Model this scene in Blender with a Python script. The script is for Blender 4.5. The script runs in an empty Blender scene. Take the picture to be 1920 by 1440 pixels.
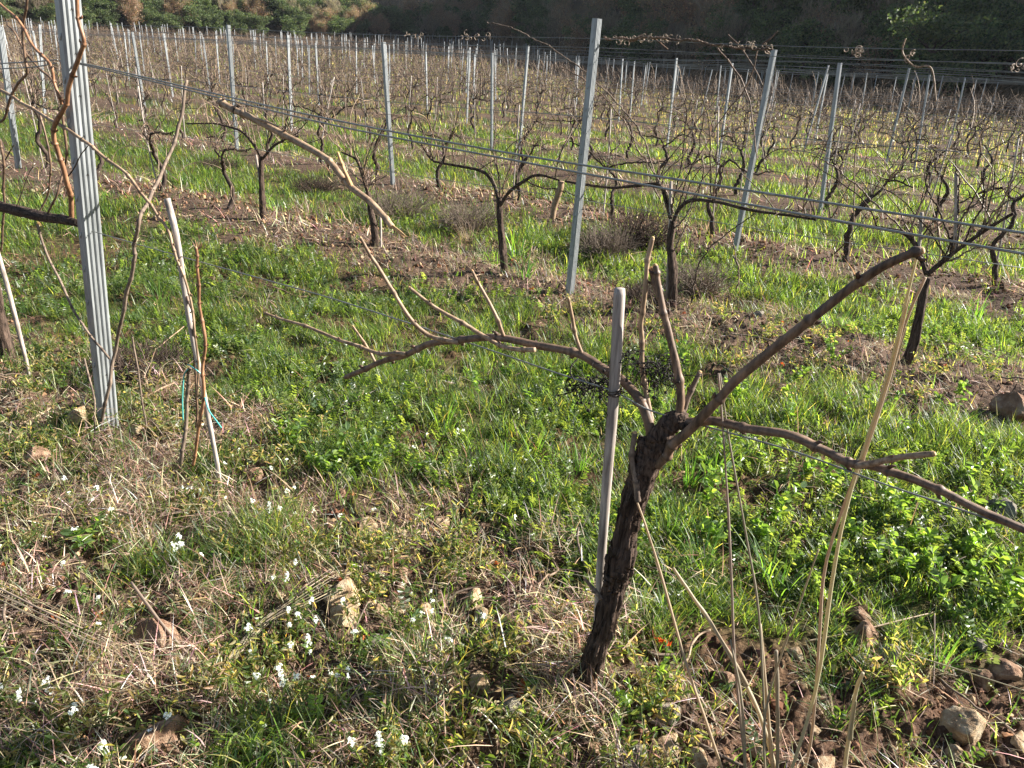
import bpy, math, random
import numpy as np
from mathutils import Matrix, Vector

random.seed(7)
rng = np.random.default_rng(11)
scene = bpy.context.scene
COL = scene.collection
R = math.radians

# ---------------------------------------------------------------- camera, sky, sun
EYE = 1.65
PITCH, ROLL, FPX = R(22.6), R(2.95), 1442.0
cF = np.array([0, math.cos(PITCH), -math.sin(PITCH)])
_r0 = np.array([1.0, 0, 0]); _u0 = np.array([0, math.sin(PITCH), math.cos(PITCH)])
cR = _r0 * math.cos(ROLL) + _u0 * math.sin(ROLL)
cU = _u0 * math.cos(ROLL) - _r0 * math.sin(ROLL)
cam = bpy.data.cameras.new("camera")
cam.sensor_width = 36.0
cam.lens = FPX / 1920 * 36
cam.clip_start = 0.05
cam.clip_end = 2000
camo = bpy.data.objects.new("camera", cam)
COL.objects.link(camo)
M = Matrix.Identity(4)
for i in range(3):
    M[i][0] = cR[i]; M[i][1] = cU[i]; M[i][2] = -cF[i]
M[2][3] = EYE
camo.matrix_world = M
scene.camera = camo

SUN_AZ, SUN_EL = R(80), R(28)          # azimuth from +Y towards +X
world = bpy.data.worlds.new("World")
scene.world = world
world.use_nodes = True
nt = world.node_tree
nt.nodes.clear()
sky = nt.nodes.new("ShaderNodeTexSky")
sky.sky_type = 'NISHITA'
sky.sun_disc = False
sky.sun_elevation = SUN_EL
sky.sun_rotation = SUN_AZ
bg = nt.nodes.new("ShaderNodeBackground")
bg.inputs[1].default_value = 0.05
wo = nt.nodes.new("ShaderNodeOutputWorld")
nt.links.new(sky.outputs[0], bg.inputs[0])
nt.links.new(bg.outputs[0], wo.inputs[0])
sun = bpy.data.lights.new("sun", 'SUN')
sun.energy = 5.0
sun.angle = R(0.5)
sun.color = (1.0, 0.95, 0.87)
suno = bpy.data.objects.new("sun", sun)
COL.objects.link(suno)
sd = Vector((math.sin(SUN_AZ) * math.cos(SUN_EL), math.cos(SUN_AZ) * math.cos(SUN_EL), math.sin(SUN_EL)))
suno.rotation_euler = sd.to_track_quat('Z', 'Y').to_euler()
scene.view_settings.view_transform = 'Standard'
scene.view_settings.look = 'None'
scene.view_settings.gamma = 1.0
scene.view_settings.exposure = 1.84
scene.cycles.max_bounces = 6
scene.cycles.diffuse_bounces = 2
scene.cycles.transmission_bounces = 4
scene.cycles.transparent_max_bounces = 6

# ---------------------------------------------------------------- noise and terrain
def _hash(ix, iy, s):
    h = (ix.astype(np.int64) * 374761393 + iy.astype(np.int64) * 668265263 + s * 974634777) & 0x7fffffff
    h = ((h ^ (h >> 13)) * 1274126177) & 0x7fffffff
    h = (h ^ (h >> 16)) & 0x7fffffff
    return (h % 100003) / 100003.0

def vnoise(x, y, s=0):
    ix = np.floor(x); iy = np.floor(y)
    fx = x - ix; fy = y - iy
    fx = fx * fx * (3 - 2 * fx); fy = fy * fy * (3 - 2 * fy)
    a = _hash(ix, iy, s); b = _hash(ix + 1, iy, s); c = _hash(ix, iy + 1, s); d = _hash(ix + 1, iy + 1, s)
    return (a * (1 - fx) + b * fx) * (1 - fy) + (c * (1 - fx) + d * fx) * fy

def fbm(x, y, o=4, s=0):
    v = 0; a = 0.5; t = 0
    for i in range(o):
        v = v + a * vnoise(x, y, s + i * 17); t += a
        x = x * 2.03 + 5.1; y = y * 2.03 + 1.7; a *= 0.5
    return v / t

N1, C1 = np.array([0.571, 0.821]), 1.547     # row nearest the camera
N2, C2 = np.array([0.566, 0.824]), 5.08      # second row
N3, C3, ROWSP = np.array([0.6197, 0.7848]), 7.75, 2.95   # all the rows behind
AZK = np.array([-60, -33, -15, -4, -1, 3, 8, 15, 25, 33, 60, 90, 120])
DK = np.array([100, 118, 132, 150, 132, 108, 88, 74, 64, 58, 50, 48, 60])
EK = np.array([2.0, 2.3, 3.0, 4.3, 3.3, 1.4, .6, .3, .3, .3, .2, .0, .0])

def smooth(a, b, x):
    t = np.clip((x - a) / (b - a), 0, 1)
    return t * t * (3 - 2 * t)

def polar(x, y):
    return np.hypot(x, y), np.degrees(np.arctan2(x, y))

def edge(az):
    return np.interp(az, AZK, DK)

def row_dist(x, y):
    """signed distance to the nearest planted row"""
    a = N1[0] * x + N1[1] * y - C1
    b = N2[0] * x + N2[1] * y - C2
    c = N3[0] * x + N3[1] * y - C3
    c = np.where(c < -1.4, 99, c - np.round(np.maximum(c, 0) / ROWSP) * ROWSP)
    d = np.where(np.abs(b) < np.abs(a), b, a)
    return np.where(np.abs(c) < np.abs(d), c, d)

def gz(x, y):
    x = np.asarray(x, float); y = np.asarray(y, float)
    r, az = polar(x, y)
    dn = row_dist(x, y)
    D = edge(az)
    near = 1 - smooth(20, 50, r)
    z = (0.06 * np.exp(-(dn / 0.42) ** 2) * smooth(3.2, 4.6, r) - .012) * near
    z = z + (fbm(x * .9, y * .9, 3, 5) - .5) * .09 * smooth(1, 5, r) * near
    z = z + (fbm(x * 5, y * 5, 3, 9) - .5) * .075 * near * (1 - .5 * smooth(6, 14, r))
    t = np.clip((r - 22) / (D - 22), 0, 1.15)
    z = z + np.interp(az, AZK, EK) * t ** 1.35
    win = smooth(-75, -55, az) * (1 - smooth(100, 125, az))
    o = np.maximum(r - D, 0)
    left = np.minimum(.42 * o, 45)
    right = np.minimum(.72 * o, 25)
    w = smooth(-5, 0, az)
    z = z + (left * (1 - w) + right * w) * win
    return z

def masks(x, y):
    """green cover, straw cover, bare earth, all 0..1"""
    r, az = polar(x, y)
    dn = np.abs(row_dist(x, y))
    n = fbm(x * 1.3, y * 1.3, 3, 31)
    n2 = fbm(x * 3.1 + 9, y * 3.1, 3, 47)
    front = smooth(-.2, .25, (C1 + .22) - (N1[0] * x + N1[1] * y))
    strip = np.exp(-(dn / np.maximum(np.where(N1[0] * x + N1[1] * y < 3, .56, .80) + (n - .5) * 1.3, .15)) ** 4)
    strip = np.maximum(strip, front)
    green = np.clip((1 - strip) * (1.15 - .85 * smooth(.46, .60, n2)), 0, 1)
    green = np.where(front > .3, .04 + .34 * smooth(.52, .68, n2), green)
    soil = smooth(.38, .7, x) * (1 - smooth(1.85, 2.12, y + .25 * x - .18))
    green = green * (1 - .85 * soil)
    straw = np.clip(strip * (1.2 - .7 * soil), 0, 1)
    return green, straw, soil

# pixel helpers: where a sight line of the photograph meets the ground or a vine row (1920 x 1440)
def ray(px, py):
    return cF + cR * (px - 960) / FPX + cU * (720 - py) / FPX

def hit(px, py, h=0.0):
    d = ray(px, py); z = 0.0; P = None
    for _ in range(12):
        t = (z + h - EYE) / d[2]
        P = d * t
        z = float(gz(P[0], P[1]))
    return np.array([P[0], P[1], z])

def on(px, py, row=1, off=0.0):
    n, c = (N1, C1) if row == 1 else (N2, C2)
    d = ray(px, py)
    P = d * ((c + off) / (n[0] * d[0] + n[1] * d[1]))
    P[2] += EYE
    return P

# the larger stones of the photograph: pixel centre, width, kind, label
STN = [(650, 1110, 82, 0, "big ochre stone with a dark cleft in the litter left of the trunk"), (648, 1150, 60, 0, "ochre stone tucked under the biggest ochre stone"),
       (712, 1140, 40, 0, "small round ochre stone in the cluster left of the trunk"), (745, 1135, 46, 0, "angular ochre stone at the right of the stone cluster"), (690, 1130, 36, 0, "flat ochre stone in the middle of the stone cluster"),
       (708, 1197, 46, 2, "tilted greyish stone below the stone cluster"), (735, 1200, 32, 0, "small upright ochre stone below the stone cluster"), (756, 1190, 30, 0, "pale knobbly stone below the stone cluster, its rightmost"),
       (885, 1118, 58, 0, "rounded ochre stone beside a pale square one, left of the trunk"), (905, 1162, 52, 0, "pale square stone below the rounded ochre one"), (752, 1072, 44, 1, "pinkish stone above the stone cluster"),
       (825, 1052, 42, 1, "brown knobbly stone above a thin straw"), (828, 978, 42, 0, "tall ochre stone at the edge of the green grass"), (750, 998, 32, 0, "small round stone left of the tall ochre one"),
       (690, 985, 54, 0, "flat pale stone below the grass edge at the centre left"), (952, 1322, 56, 2, "smooth grey rounded stone left of the trunk's foot"), (1240, 1392, 62, 0, "pale ochre stone near the bottom right of the trunk"),
       (1192, 1418, 56, 2, "pale rough stone at the bottom below the trunk"), (1800, 1358, 74, 0, "big pale knobbly stone at the lower right"), (1880, 1252, 60, 1, "flat brown stone at the right edge in the shade"),
       (1846, 1272, 44, 1, "rounded brown stone beside the flat one at the right"), (1612, 1150, 44, 1, "squarish earthy stone under the pea leaves"), (1665, 1222, 46, 2, "angular grey brown stone on bare earth at the right"),
       (1252, 1338, 56, 2, "grey speckled stone right of the trunk's foot"), (1878, 952, 58, 2, "pale stone just under the low cane at the right edge"), (1893, 760, 76, 1, "big dark earthy clod at the right edge"),
       (1790, 1412, 32, 0, "small ochre stone near the bottom right corner"), (1908, 1386, 40, 0, "ochre stone at the bottom right edge"), (475, 886, 44, 1, "reddish stone in two pieces below the thin stake"),
       (148, 776, 46, 0, "ochre stone left of the near post's foot"), (255, 803, 30, 0, "small pale stone right of the near post's foot"), (232, 796, 18, 0, "tiny ochre stone touching the near post's foot"),
       (292, 1188, 100, 1, "broad reddish slab half under dry stems at the lower left"), (302, 1378, 112, 1, "broad flat reddish slab at the bottom left"), (900, 1275, 62, 0, "pale ochre stone above the smooth grey one"),
       (868, 1418, 40, 0, "small ochre stone at the bottom middle"), (1007, 565, 26, 0, "pale stone in the dirt left of the middle post's foot"), (1620, 1180, 60, 1, "earthy clod below the squarish stone at the right"),
       (700, 1340, 34, 2, "grey stone among weeds at the bottom middle"), (70, 850, 58, 1, "rusty flat stone left of the near post"), (1490, 1222, 34, 0, "orange brown stone right of the dry stalks"), (1835, 1205, 40, 2, "dark stone at the right beside green blades"),
       (960, 1180, 30, 0, "narrow pale stone right of the pale square one"), (990, 1163, 34, 1, "brownish stone right of the narrow pale one"), (560, 1010, 36, 0, "pale stone in the dry grass left of centre"),
       (640, 890, 46, 2, "grey stone half sunk at the grass edge below the thin stake"), (1420, 590, 26, 2, "grey stone behind the long thick cane"), (1560, 700, 34, 1, "brown stone below the long thick cane"), (1590, 690, 30, 2, "greyish stone right of the brown one below the thick cane"),
       (1310, 1420, 44, 0, "ochre stone at the foot of the dry stalks"), (1545, 1430, 50, 0, "pale stone at the very bottom right of the stalks"), (800, 1145, 42, 0, "upright ochre stone lit on its right, between clusters")]
STONE_XY = []
for (px, py, sz, k, lab) in STN:
    P_ = hit(px, py + sz * .28); STONE_XY.append((P_[0], P_[1], sz / FPX * np.linalg.norm(P_ - [0, 0, EYE])))

# ---------------------------------------------------------------- materials
def srgb(h):
    v = [int(h[i:i + 2], 16) / 255 for i in (0, 2, 4)]
    return tuple(((c + .055) / 1.055) ** 2.4 if c > .04 else c / 12.92 for c in v) + (1,)

def mat(name):
    m = bpy.data.materials.new(name)
    m.use_nodes = True
    t = m.node_tree
    return m, t, t.nodes["Principled BSDF"], t.nodes["Material Output"]

def node(t, kind, **kw):
    n = t.nodes.new(kind)
    for k, v in kw.items():
        setattr(n, k, v)
    return n

def noise(t, scale, detail=4, vec=None, rough=.6):
    n = node(t, "ShaderNodeTexNoise")
    n.inputs["Scale"].default_value = scale
    n.inputs["Detail"].default_value = detail
    n.inputs["Roughness"].default_value = rough
    if vec is not None: t.links.new(vec, n.inputs["Vector"])
    return n

def ramp(t, fac, stops):
    n = node(t, "ShaderNodeValToRGB")
    e = n.color_ramp.elements
    while len(e) < len(stops): e.new(.5)
    for k, (p, c) in enumerate(stops):
        e[k].position = p; e[k].color = c if len(c) == 4 else (*c, 1)
    t.links.new(fac, n.inputs[0])
    return n

def bump(t, fac, strength, dist, to):
    b = node(t, "ShaderNodeBump")
    b.inputs["Strength"].default_value = strength
    b.inputs["Distance"].default_value = dist
    t.links.new(fac, b.inputs["Height"])
    t.links.new(b.outputs[0], to.inputs["Normal"])
    return b

def stretched(t, sx, sy, sz):
    tc = node(t, "ShaderNodeTexCoord")
    mp = node(t, "ShaderNodeMapping")
    mp.inputs["Scale"].default_value = (sx, sy, sz)
    t.links.new(tc.outputs["Object"], mp.inputs[0])
    return mp.outputs[0]

def leafy(name, trans=.45, rough=.5, tint=(1.0, 1.0, .55), spec=.4):
    """leaf or blade: colour from the blade's own 'col' attribute, light passing through"""
    m, t, p, out = mat(name)
    a = node(t, "ShaderNodeAttribute"); a.attribute_name = "col"
    t.links.new(a.outputs["Color"], p.inputs["Base Color"])
    p.inputs["Roughness"].default_value = rough
    p.inputs["Specular IOR Level"].default_value = spec
    tr = node(t, "ShaderNodeBsdfTranslucent")
    mx = node(t, "ShaderNodeMix", data_type='RGBA', blend_type='MULTIPLY')
    mx.inputs[0].default_value = 1
    t.links.new(a.outputs["Color"], mx.inputs[6])
    mx.inputs[7].default_value = (*[2.7 * c for c in tint], 1)
    t.links.new(mx.outputs[2], tr.inputs[0])
    ms = node(t, "ShaderNodeMixShader")
    ms.inputs[0].default_value = trans
    t.links.new(p.outputs[0], ms.inputs[1]); t.links.new(tr.outputs[0], ms.inputs[2])
    t.links.new(ms.outputs[0], out.inputs[0])
    return m

def woody(name, c1, c2, scale=60, stretch=.25, bs=.6, bd=.002, rough=.75, spec=.3):
    m, t, p, out = mat(name)
    v = stretched(t, 1, 1, stretch)
    n = noise(t, scale, 6, v)
    n2 = noise(t, scale * .13, 3)
    ad = node(t, "ShaderNodeMath", operation='ADD'); t.links.new(n.outputs[0], ad.inputs[0]); t.links.new(n2.outputs[0], ad.inputs[1])
    ml = node(t, "ShaderNodeMath", operation='MULTIPLY'); ml.inputs[1].default_value = .5; t.links.new(ad.outputs[0], ml.inputs[0])
    rp = ramp(t, ml.outputs[0], [(.38, c1), (.60, c2)])
    a = node(t, "ShaderNodeAttribute"); a.attribute_name = "col"
    mx = node(t, "ShaderNodeMix", data_type='RGBA', blend_type='MULTIPLY'); mx.inputs[0].default_value = 1
    t.links.new(rp.outputs[0], mx.inputs[6]); t.links.new(a.outputs["Color"], mx.inputs[7])
    t.links.new(mx.outputs[2], p.inputs["Base Color"])
    p.inputs["Roughness"].default_value = rough
    p.inputs["Specular IOR Level"].default_value = spec
    bump(t, n.outputs[0], bs, bd, p)
    return m

MT = {}
MT['bark'] = woody("old_vine_bark", (.014, .010, .008), (.12, .082, .062), 120, .07, 1, .010, .9, .15)
MT['bark_far'] = woody("vine_wood_dark", (.022, .016, .013), (.095, .068, .053), 60, .3, .3, .002, .9, .15)
MT['cane'] = woody("cane_red_brown", (.052, .033, .022), (.20, .13, .085), 90, .12, .5, .0012, .55, .4)
MT['cane_pale'] = woody("cane_tan", (.14, .088, .054), (.36, .26, .17), 90, .12, .5, .0012, .6, .35)
MT['cane_orange'] = woody("cane_orange_brown", (.13, .062, .032), (.33, .18, .10), 90, .15, .4, .001, .5, .4)
MT['cane_grey'] = woody("cane_weathered", (.075, .055, .043), (.22, .17, .13), 90, .12, .6, .0015, .8, .25)
MT['cut'] = woody("cut_wood", (.35, .19, .08), (.62, .42, .22), 200, .3, .5, .001, .8)
MT['stake'] = woody("weathered_stake", (.17, .14, .12), (.46, .40, .35), 60, .06, .5, .0015, .75, .3)
MT['black'] = woody("dried_bunch_black", (.006, .005, .005), (.03, .022, .018), 100, 1, .4, .001, .8)
MT['tendril'] = woody("dried_tendril", (.20, .13, .08), (.52, .42, .32), 80, 1, .3, .001, .6)

m, t, p, out = mat("galvanised_steel")
n = noise(t, 45, 5, stretched(t, 1, 1, .15)); n2 = noise(t, 7, 4)
mm = node(t, "ShaderNodeMath", operation='ADD'); t.links.new(n.outputs[0], mm.inputs[0]); t.links.new(n2.outputs[0], mm.inputs[1])
h2 = node(t, "ShaderNodeMath", operation='MULTIPLY'); h2.inputs[1].default_value = .5; t.links.new(mm.outputs[0], h2.inputs[0])
t.links.new(ramp(t, h2.outputs[0], [(.3, (.19, .20, .205)), (.52, (.30, .315, .32)), (.75, (.44, .46, .465))]).outputs[0], p.inputs["Base Color"])
p.inputs["Metallic"].default_value = .35
t.links.new(ramp(t, n2.outputs[0], [(.3, (.38,) * 3), (.7, (.6,) * 3)]).outputs[0], p.inputs["Roughness"])
bump(t, n.outputs[0], .15, .0006, p)
MT['steel'] = m
m, t, p, out = mat("hole_dark"); p.inputs["Base Color"].default_value = (.012, .011, .01, 1); p.inputs["Roughness"].default_value = .9; MT['hole'] = m
m, t, p, out = mat("trellis_wire_steel"); p.inputs["Base Color"].default_value = (.26, .27, .25, 1); p.inputs["Metallic"].default_value = .55; p.inputs["Roughness"].default_value = .42
n = noise(t, 120, 3); t.links.new(ramp(t, n.outputs[0], [(.35, (.12, .115, .10)), (.65, (.34, .35, .33))]).outputs[0], p.inputs["Base Color"]); MT['wire'] = m
m, t, p, out = mat("tie_plastic"); p.inputs["Base Color"].default_value = (.10, .42, .38, 1); p.inputs["Roughness"].default_value = .35; p.inputs["Alpha"].default_value = 1; MT['tie'] = m
MT['leaf'] = leafy("green_blade", .5, .42, (1.05, 1.0, .38), .5)
MT['broad'] = leafy("broad_leaf", .5, .38, (1.05, 1.02, .42), .6)
MT['straw'] = leafy("dry_straw", .22, .62, (1.0, .9, .7), .3)
MT['petal'] = leafy("white_petal", .35, .5, (.95, .95, .95), .3)
MT['crown'] = leafy("tree_foliage", .28, .6, (.9, 1.0, .45), .25)
MT['deadleaf'] = leafy("dead_leaf", .35, .6, (1.1, .7, .4), .3)

def stone_mat(name, a, b, c):
    m, t, p, out = mat(name)
    n = noise(t, 5, 8, stretched(t, 1, 1, 1)); n2 = noise(t, 38, 6, stretched(t, 1, 1, 1))
    t.links.new(ramp(t, n.outputs[0], [(.33, a), (.5, b), (.68, c)]).outputs[0], p.inputs["Base Color"])
    p.inputs["Roughness"].default_value = .88; p.inputs["Specular IOR Level"].default_value = .2
    bump(t, n2.outputs[0], .7, .02, p)
    return m
MT['stone'] = stone_mat("ochre_limestone", (.25, .15, .08), (.42, .31, .19), (.55, .46, .33))
MT['stone2'] = stone_mat("red_brown_stone", (.14, .075, .045), (.27, .165, .105), (.40, .29, .20))
MT['stone3'] = stone_mat("grey_stone", (.13, .115, .09), (.25, .22, .17), (.37, .33, .27))

# ground
m, t, p, out = mat("vineyard_ground")
tc = node(t, "ShaderNodeTexCoord"); G = tc.outputs["Object"]
at = node(t, "ShaderNodeAttribute"); at.attribute_name = "mask"
sp = node(t, "ShaderNodeSeparateColor"); t.links.new(at.outputs["Color"], sp.inputs[0])
n1 = noise(t, 26, 8, G); n2 = noise(t, 3.1, 6, G); n3 = noise(t, 140, 5, G)
soil = ramp(t, n1.outputs[0], [(.34, (.034, .019, .013)), (.52, (.085, .048, .031)), (.70, (.19, .12, .08))])
soil2 = ramp(t, n2.outputs[0], [(.35, (.7, .66, .62)), (.65, (1.2, 1.12, 1.05))])
ms = node(t, "ShaderNodeMix", data_type='RGBA', blend_type='MULTIPLY'); ms.inputs[0].default_value = 1
t.links.new(soil.outputs[0], ms.inputs[6]); t.links.new(soil2.outputs[0], ms.inputs[7])
grn = ramp(t, n1.outputs[0], [(.38, (.022, .035, .011)), (.64, (.085, .12, .032))])
mg = node(t, "ShaderNodeMix", data_type='RGBA'); t.links.new(sp.outputs[0], mg.inputs[0]); t.links.new(ms.outputs[2], mg.inputs[6]); t.links.new(grn.outputs[0], mg.inputs[7])
stw = ramp(t, n3.outputs[0], [(.42, (.045, .029, .021)), (.70, (.20, .145, .105))])
mw = node(t, "ShaderNodeMix", data_type='RGBA'); t.links.new(sp.outputs[1], mw.inputs[0]); t.links.new(mg.outputs[2], mw.inputs[6]); t.links.new(stw.outputs[0], mw.inputs[7])
fl = ramp(t, n2.outputs[0], [(.4, (.045, .035, .02)), (.6, (.12, .085, .05))])
mf = node(t, "ShaderNodeMix", data_type='RGBA'); t.links.new(sp.outputs[2], mf.inputs[0]); t.links.new(mw.outputs[2], mf.inputs[6]); t.links.new(fl.outputs[0], mf.inputs[7])
t.links.new(mf.outputs[2], p.inputs["Base Color"])
p.inputs["Roughness"].default_value = .95; p.inputs["Specular IOR Level"].default_value = .1
bump(t, n1.outputs[0], 1.0, .02, p)
MT['ground'] = m

# ---------------------------------------------------------------- mesh building
class MB:
    def __init__(s): s.v = []; s.q = []; s.t = []; s.c = []; s.n = 0; s.qm = []; s.tm = []
    def add(s, v, q=None, t=None, c=None, mi=0):
        v = np.array(v, float).reshape(-1, 3)
        if q is not None and len(q): q = np.asarray(q, int).reshape(-1, 4); s.q.append(q + s.n); s.qm.append(np.full(len(q), mi))
        if t is not None and len(t): t = np.asarray(t, int).reshape(-1, 3); s.t.append(t + s.n); s.tm.append(np.full(len(t), mi))
        s.v.append(v); s.n += len(v)
        if c is None: c = (1, 1, 1)
        c = np.asarray(c, float)
        if c.ndim == 1: c = np.tile(c[:3], (len(v), 1))
        s.c.append(c[:, :3])
    def mesh(s, name, mats, smooth_=True, col=True):
        me = bpy.data.meshes.new(name)
        if not s.v: return me
        V = np.concatenate(s.v); q = np.concatenate(s.q) if s.q else np.zeros((0, 4), int); tt = np.concatenate(s.t) if s.t else np.zeros((0, 3), int)
        me.vertices.add(len(V)); me.vertices.foreach_set("co", V.astype(np.float32).ravel())
        L = np.concatenate([q.ravel(), tt.ravel()])
        me.loops.add(len(L)); me.loops.foreach_set("vertex_index", L.astype(np.int32))
        nq, ntr = len(q), len(tt)
        me.polygons.add(nq + ntr)
        st = np.concatenate([np.arange(nq) * 4, nq * 4 + np.arange(ntr) * 3]).astype(np.int32)
        me.polygons.foreach_set("loop_start", st)
        if not isinstance(mats, (list, tuple)): mats = [mats]
        for m_ in mats: me.materials.append(m_)
        if len(mats) > 1:
            mi = np.concatenate((s.qm + s.tm)) if not (s.qm and s.tm) else np.concatenate([np.concatenate(s.qm), np.concatenate(s.tm)])
            me.polygons.foreach_set("material_index", mi.astype(np.int32))
        me.polygons.foreach_set("use_smooth", np.full(nq + ntr, smooth_))
        if col:
            a = me.color_attributes.new("col" if col is True else col, 'FLOAT_COLOR', 'POINT')
            C = np.concatenate(s.c); C = np.concatenate([C, np.ones((len(C), 1))], 1)
            a.data.foreach_set("color", C.astype(np.float32).ravel())
        me.update(calc_edges=True)
        return me

def link(name, me, parent=None, **kw):
    o = bpy.data.objects.new(name, me)
    COL.objects.link(o)
    if parent is not None: o.parent = parent
    for k, v in kw.items(): o[k] = v
    return o

def empty(name, loc, rz=0, **kw):
    o = link(name, None, None, **kw)
    o.location = tuple(loc); o.rotation_euler = (0, 0, rz)
    o.empty_display_size = .1
    return o

def copy_tree(o):
    c = o.copy(); COL.objects.link(c)
    for ch in [x for x in o.children]:
        d = ch.copy(); COL.objects.link(d); d.parent = c
        for g in ch.children:
            e = g.copy(); COL.objects.link(e); e.parent = d
    return c

def spline(pts, n):
    """Catmull-Rom through the points, n samples"""
    P = np.asarray(pts, float)
    if len(P) == 2: return P[0] + (P[1] - P[0]) * np.linspace(0, 1, n)[:, None]
    E = np.vstack([2 * P[0] - P[1], P, 2 * P[-1] - P[-2]])
    u = np.linspace(0, len(P) - 1 - 1e-6, n); i = u.astype(int); f = (u - i)[:, None]
    a, b, c, d = E[i], E[i + 1], E[i + 2], E[i + 3]
    return .5 * (2 * b + (c - a) * f + (2 * a - 5 * b + 4 * c - d) * f ** 2 + (3 * b - a - 3 * c + d) * f ** 3)

def tube(mb, P, rad, sides=6, caps=True, mi=0, rough=0, ridges=.35, col=None):
    P = np.asarray(P, float); n = len(P)
    rad = np.broadcast_to(np.asarray(rad, float), (n,)) if np.ndim(rad) < 2 else rad
    T = np.gradient(P, axis=0); T /= np.linalg.norm(T, axis=1)[:, None] + 1e-12
    a = np.array([0, 0, 1.0]) if abs(T[0][2]) < .9 else np.array([1.0, 0, 0])
    u = np.cross(T[0], a); u /= np.linalg.norm(u)
    Us = [u]
    for i in range(1, n):
        u = u - T[i] * (u @ T[i]); u /= np.linalg.norm(u) + 1e-12; Us.append(u)
    Us = np.array(Us); Vs = np.cross(T, Us)
    th = np.arange(sides) / sides * 2 * math.pi
    rr = rad[:, None] * np.ones((1, sides))
    if rough:
        k = np.arange(n)[:, None] * ridges; j = np.arange(sides)[None, :]
        s0 = random.randint(0, 999)
        rg = vnoise(k + 0 * j, j * .9 + 0 * k, s0) + .6 * vnoise(k * 2.2 + 7, j * 1.9 + 0 * k, s0 + 3)
        rr = rr * (1 + rough * (rg - .8))
    V = P[:, None] + rr[..., None] * (np.cos(th)[None, :, None] * Us[:, None] + np.sin(th)[None, :, None] * Vs[:, None])
    i = np.arange(n - 1)[:, None] * sides; j = np.arange(sides)[None]; j2 = (j + 1) % sides
    q = np.stack([i + j, i + j2, i + sides + j2, i + sides + j], -1).reshape(-1, 4)
    tr = []
    if caps:
        V = np.concatenate([V.reshape(-1, 3), P[:1], P[-1:]])
        b = n * sides
        for k in range(sides):
            k2 = (k + 1) % sides
            tr.append((b, k2, k)); tr.append((b + 1, (n - 1) * sides + k, (n - 1) * sides + k2))
    if col is not None and np.ndim(col) == 2 and len(col) == n:
        col = np.repeat(col, sides, 0)
        if caps: col = np.vstack([col, col[:1], col[-1:]])
    mb.add(V, q, tr, col, mi)

def cane_radii(n, r0, r1, nodes, L=None):
    """tapering radius with swollen joints"""
    u = np.linspace(0, 1, n)
    r = r0 + (r1 - r0) * u
    L = L or .6
    for c in nodes: r = r * (1 + .34 * np.exp(-((u - c) * L / .0065) ** 2) - .05 * np.exp(-((u - c) * L / .02) ** 2))
    return r

def cane(mb, pts, r0, r1, n=None, sides=8, nodes=None, jit=0.0):
    P = np.asarray(pts, float)
    L = np.linalg.norm(np.diff(P, axis=0), axis=1).sum()
    n = n or max(14, int(L / .0045))
    if nodes is None:
        k = max(1, int(L / .085)); nodes = [(i + .5 + random.uniform(-.15, .15)) / k for i in range(k)]
    S = spline(P, n)
    # the shoot bends a little at every joint
    if len(nodes) > 1:
        kn = np.concatenate([[0], sorted(nodes), [1]]); kv = np.array([(-1) ** i_ * random.uniform(.5, 1.2) for i_ in range(len(kn))]); kv[0] = 0; kv[-1] *= .3
        z_ = np.interp(np.linspace(0, 1, n), kn, kv) * min(.0035, r0 * .45)
        T_ = S[-1] - S[0]; a_ = np.cross(T_, [.3, 1, .2]); a_ /= np.linalg.norm(a_) + 1e-9
        S = S + z_[:, None] * a_
    if jit:
        w = np.cumsum(rng.normal(0, 1, (n, 3)), 0); w -= np.linspace(0, 1, n)[:, None] * w[-1]
        S = S + w * jit
    u_ = np.linspace(0, 1, n); dk = np.ones(n)
    for c in nodes: dk = dk * (1 - .55 * np.exp(-((u_ - c) * L / .004) ** 2)) * (1 + .25 * np.exp(-((u_ - c) * L / .02) ** 2))
    st = .72 + .56 * fbm(u_ * L * 14, u_ * 0 + random.uniform(0, 99), 3, 3)
    tube(mb, S, cane_radii(n, r0, r1, nodes, L), sides, rough=.12, ridges=.12, col=(dk * st)[:, None] * np.array([1, .97, .94]))
    # a small bud at each joint of the nearer canes
    if sides >= 8 and r0 > .004:
        for k_, c in enumerate(nodes):
            i_ = min(int(c * n), n - 2); t_ = S[i_ + 1] - S[i_]; t_ /= np.linalg.norm(t_) + 1e-9
            s_ = np.cross(t_, [0, 1, .2]); s_ /= np.linalg.norm(s_) + 1e-9; s_ = s_ * (-1) ** k_; b_ = S[i_] + s_ * r0 * .8
            tube(mb, [b_, b_ + s_ * r0 * .5 + t_ * r0 * .4, b_ + s_ * r0 * .75 + t_ * r0 * 1.1], [r0 * .42, r0 * .36, r0 * .08], 6, col=(.6, .5, .45))
    return S

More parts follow.
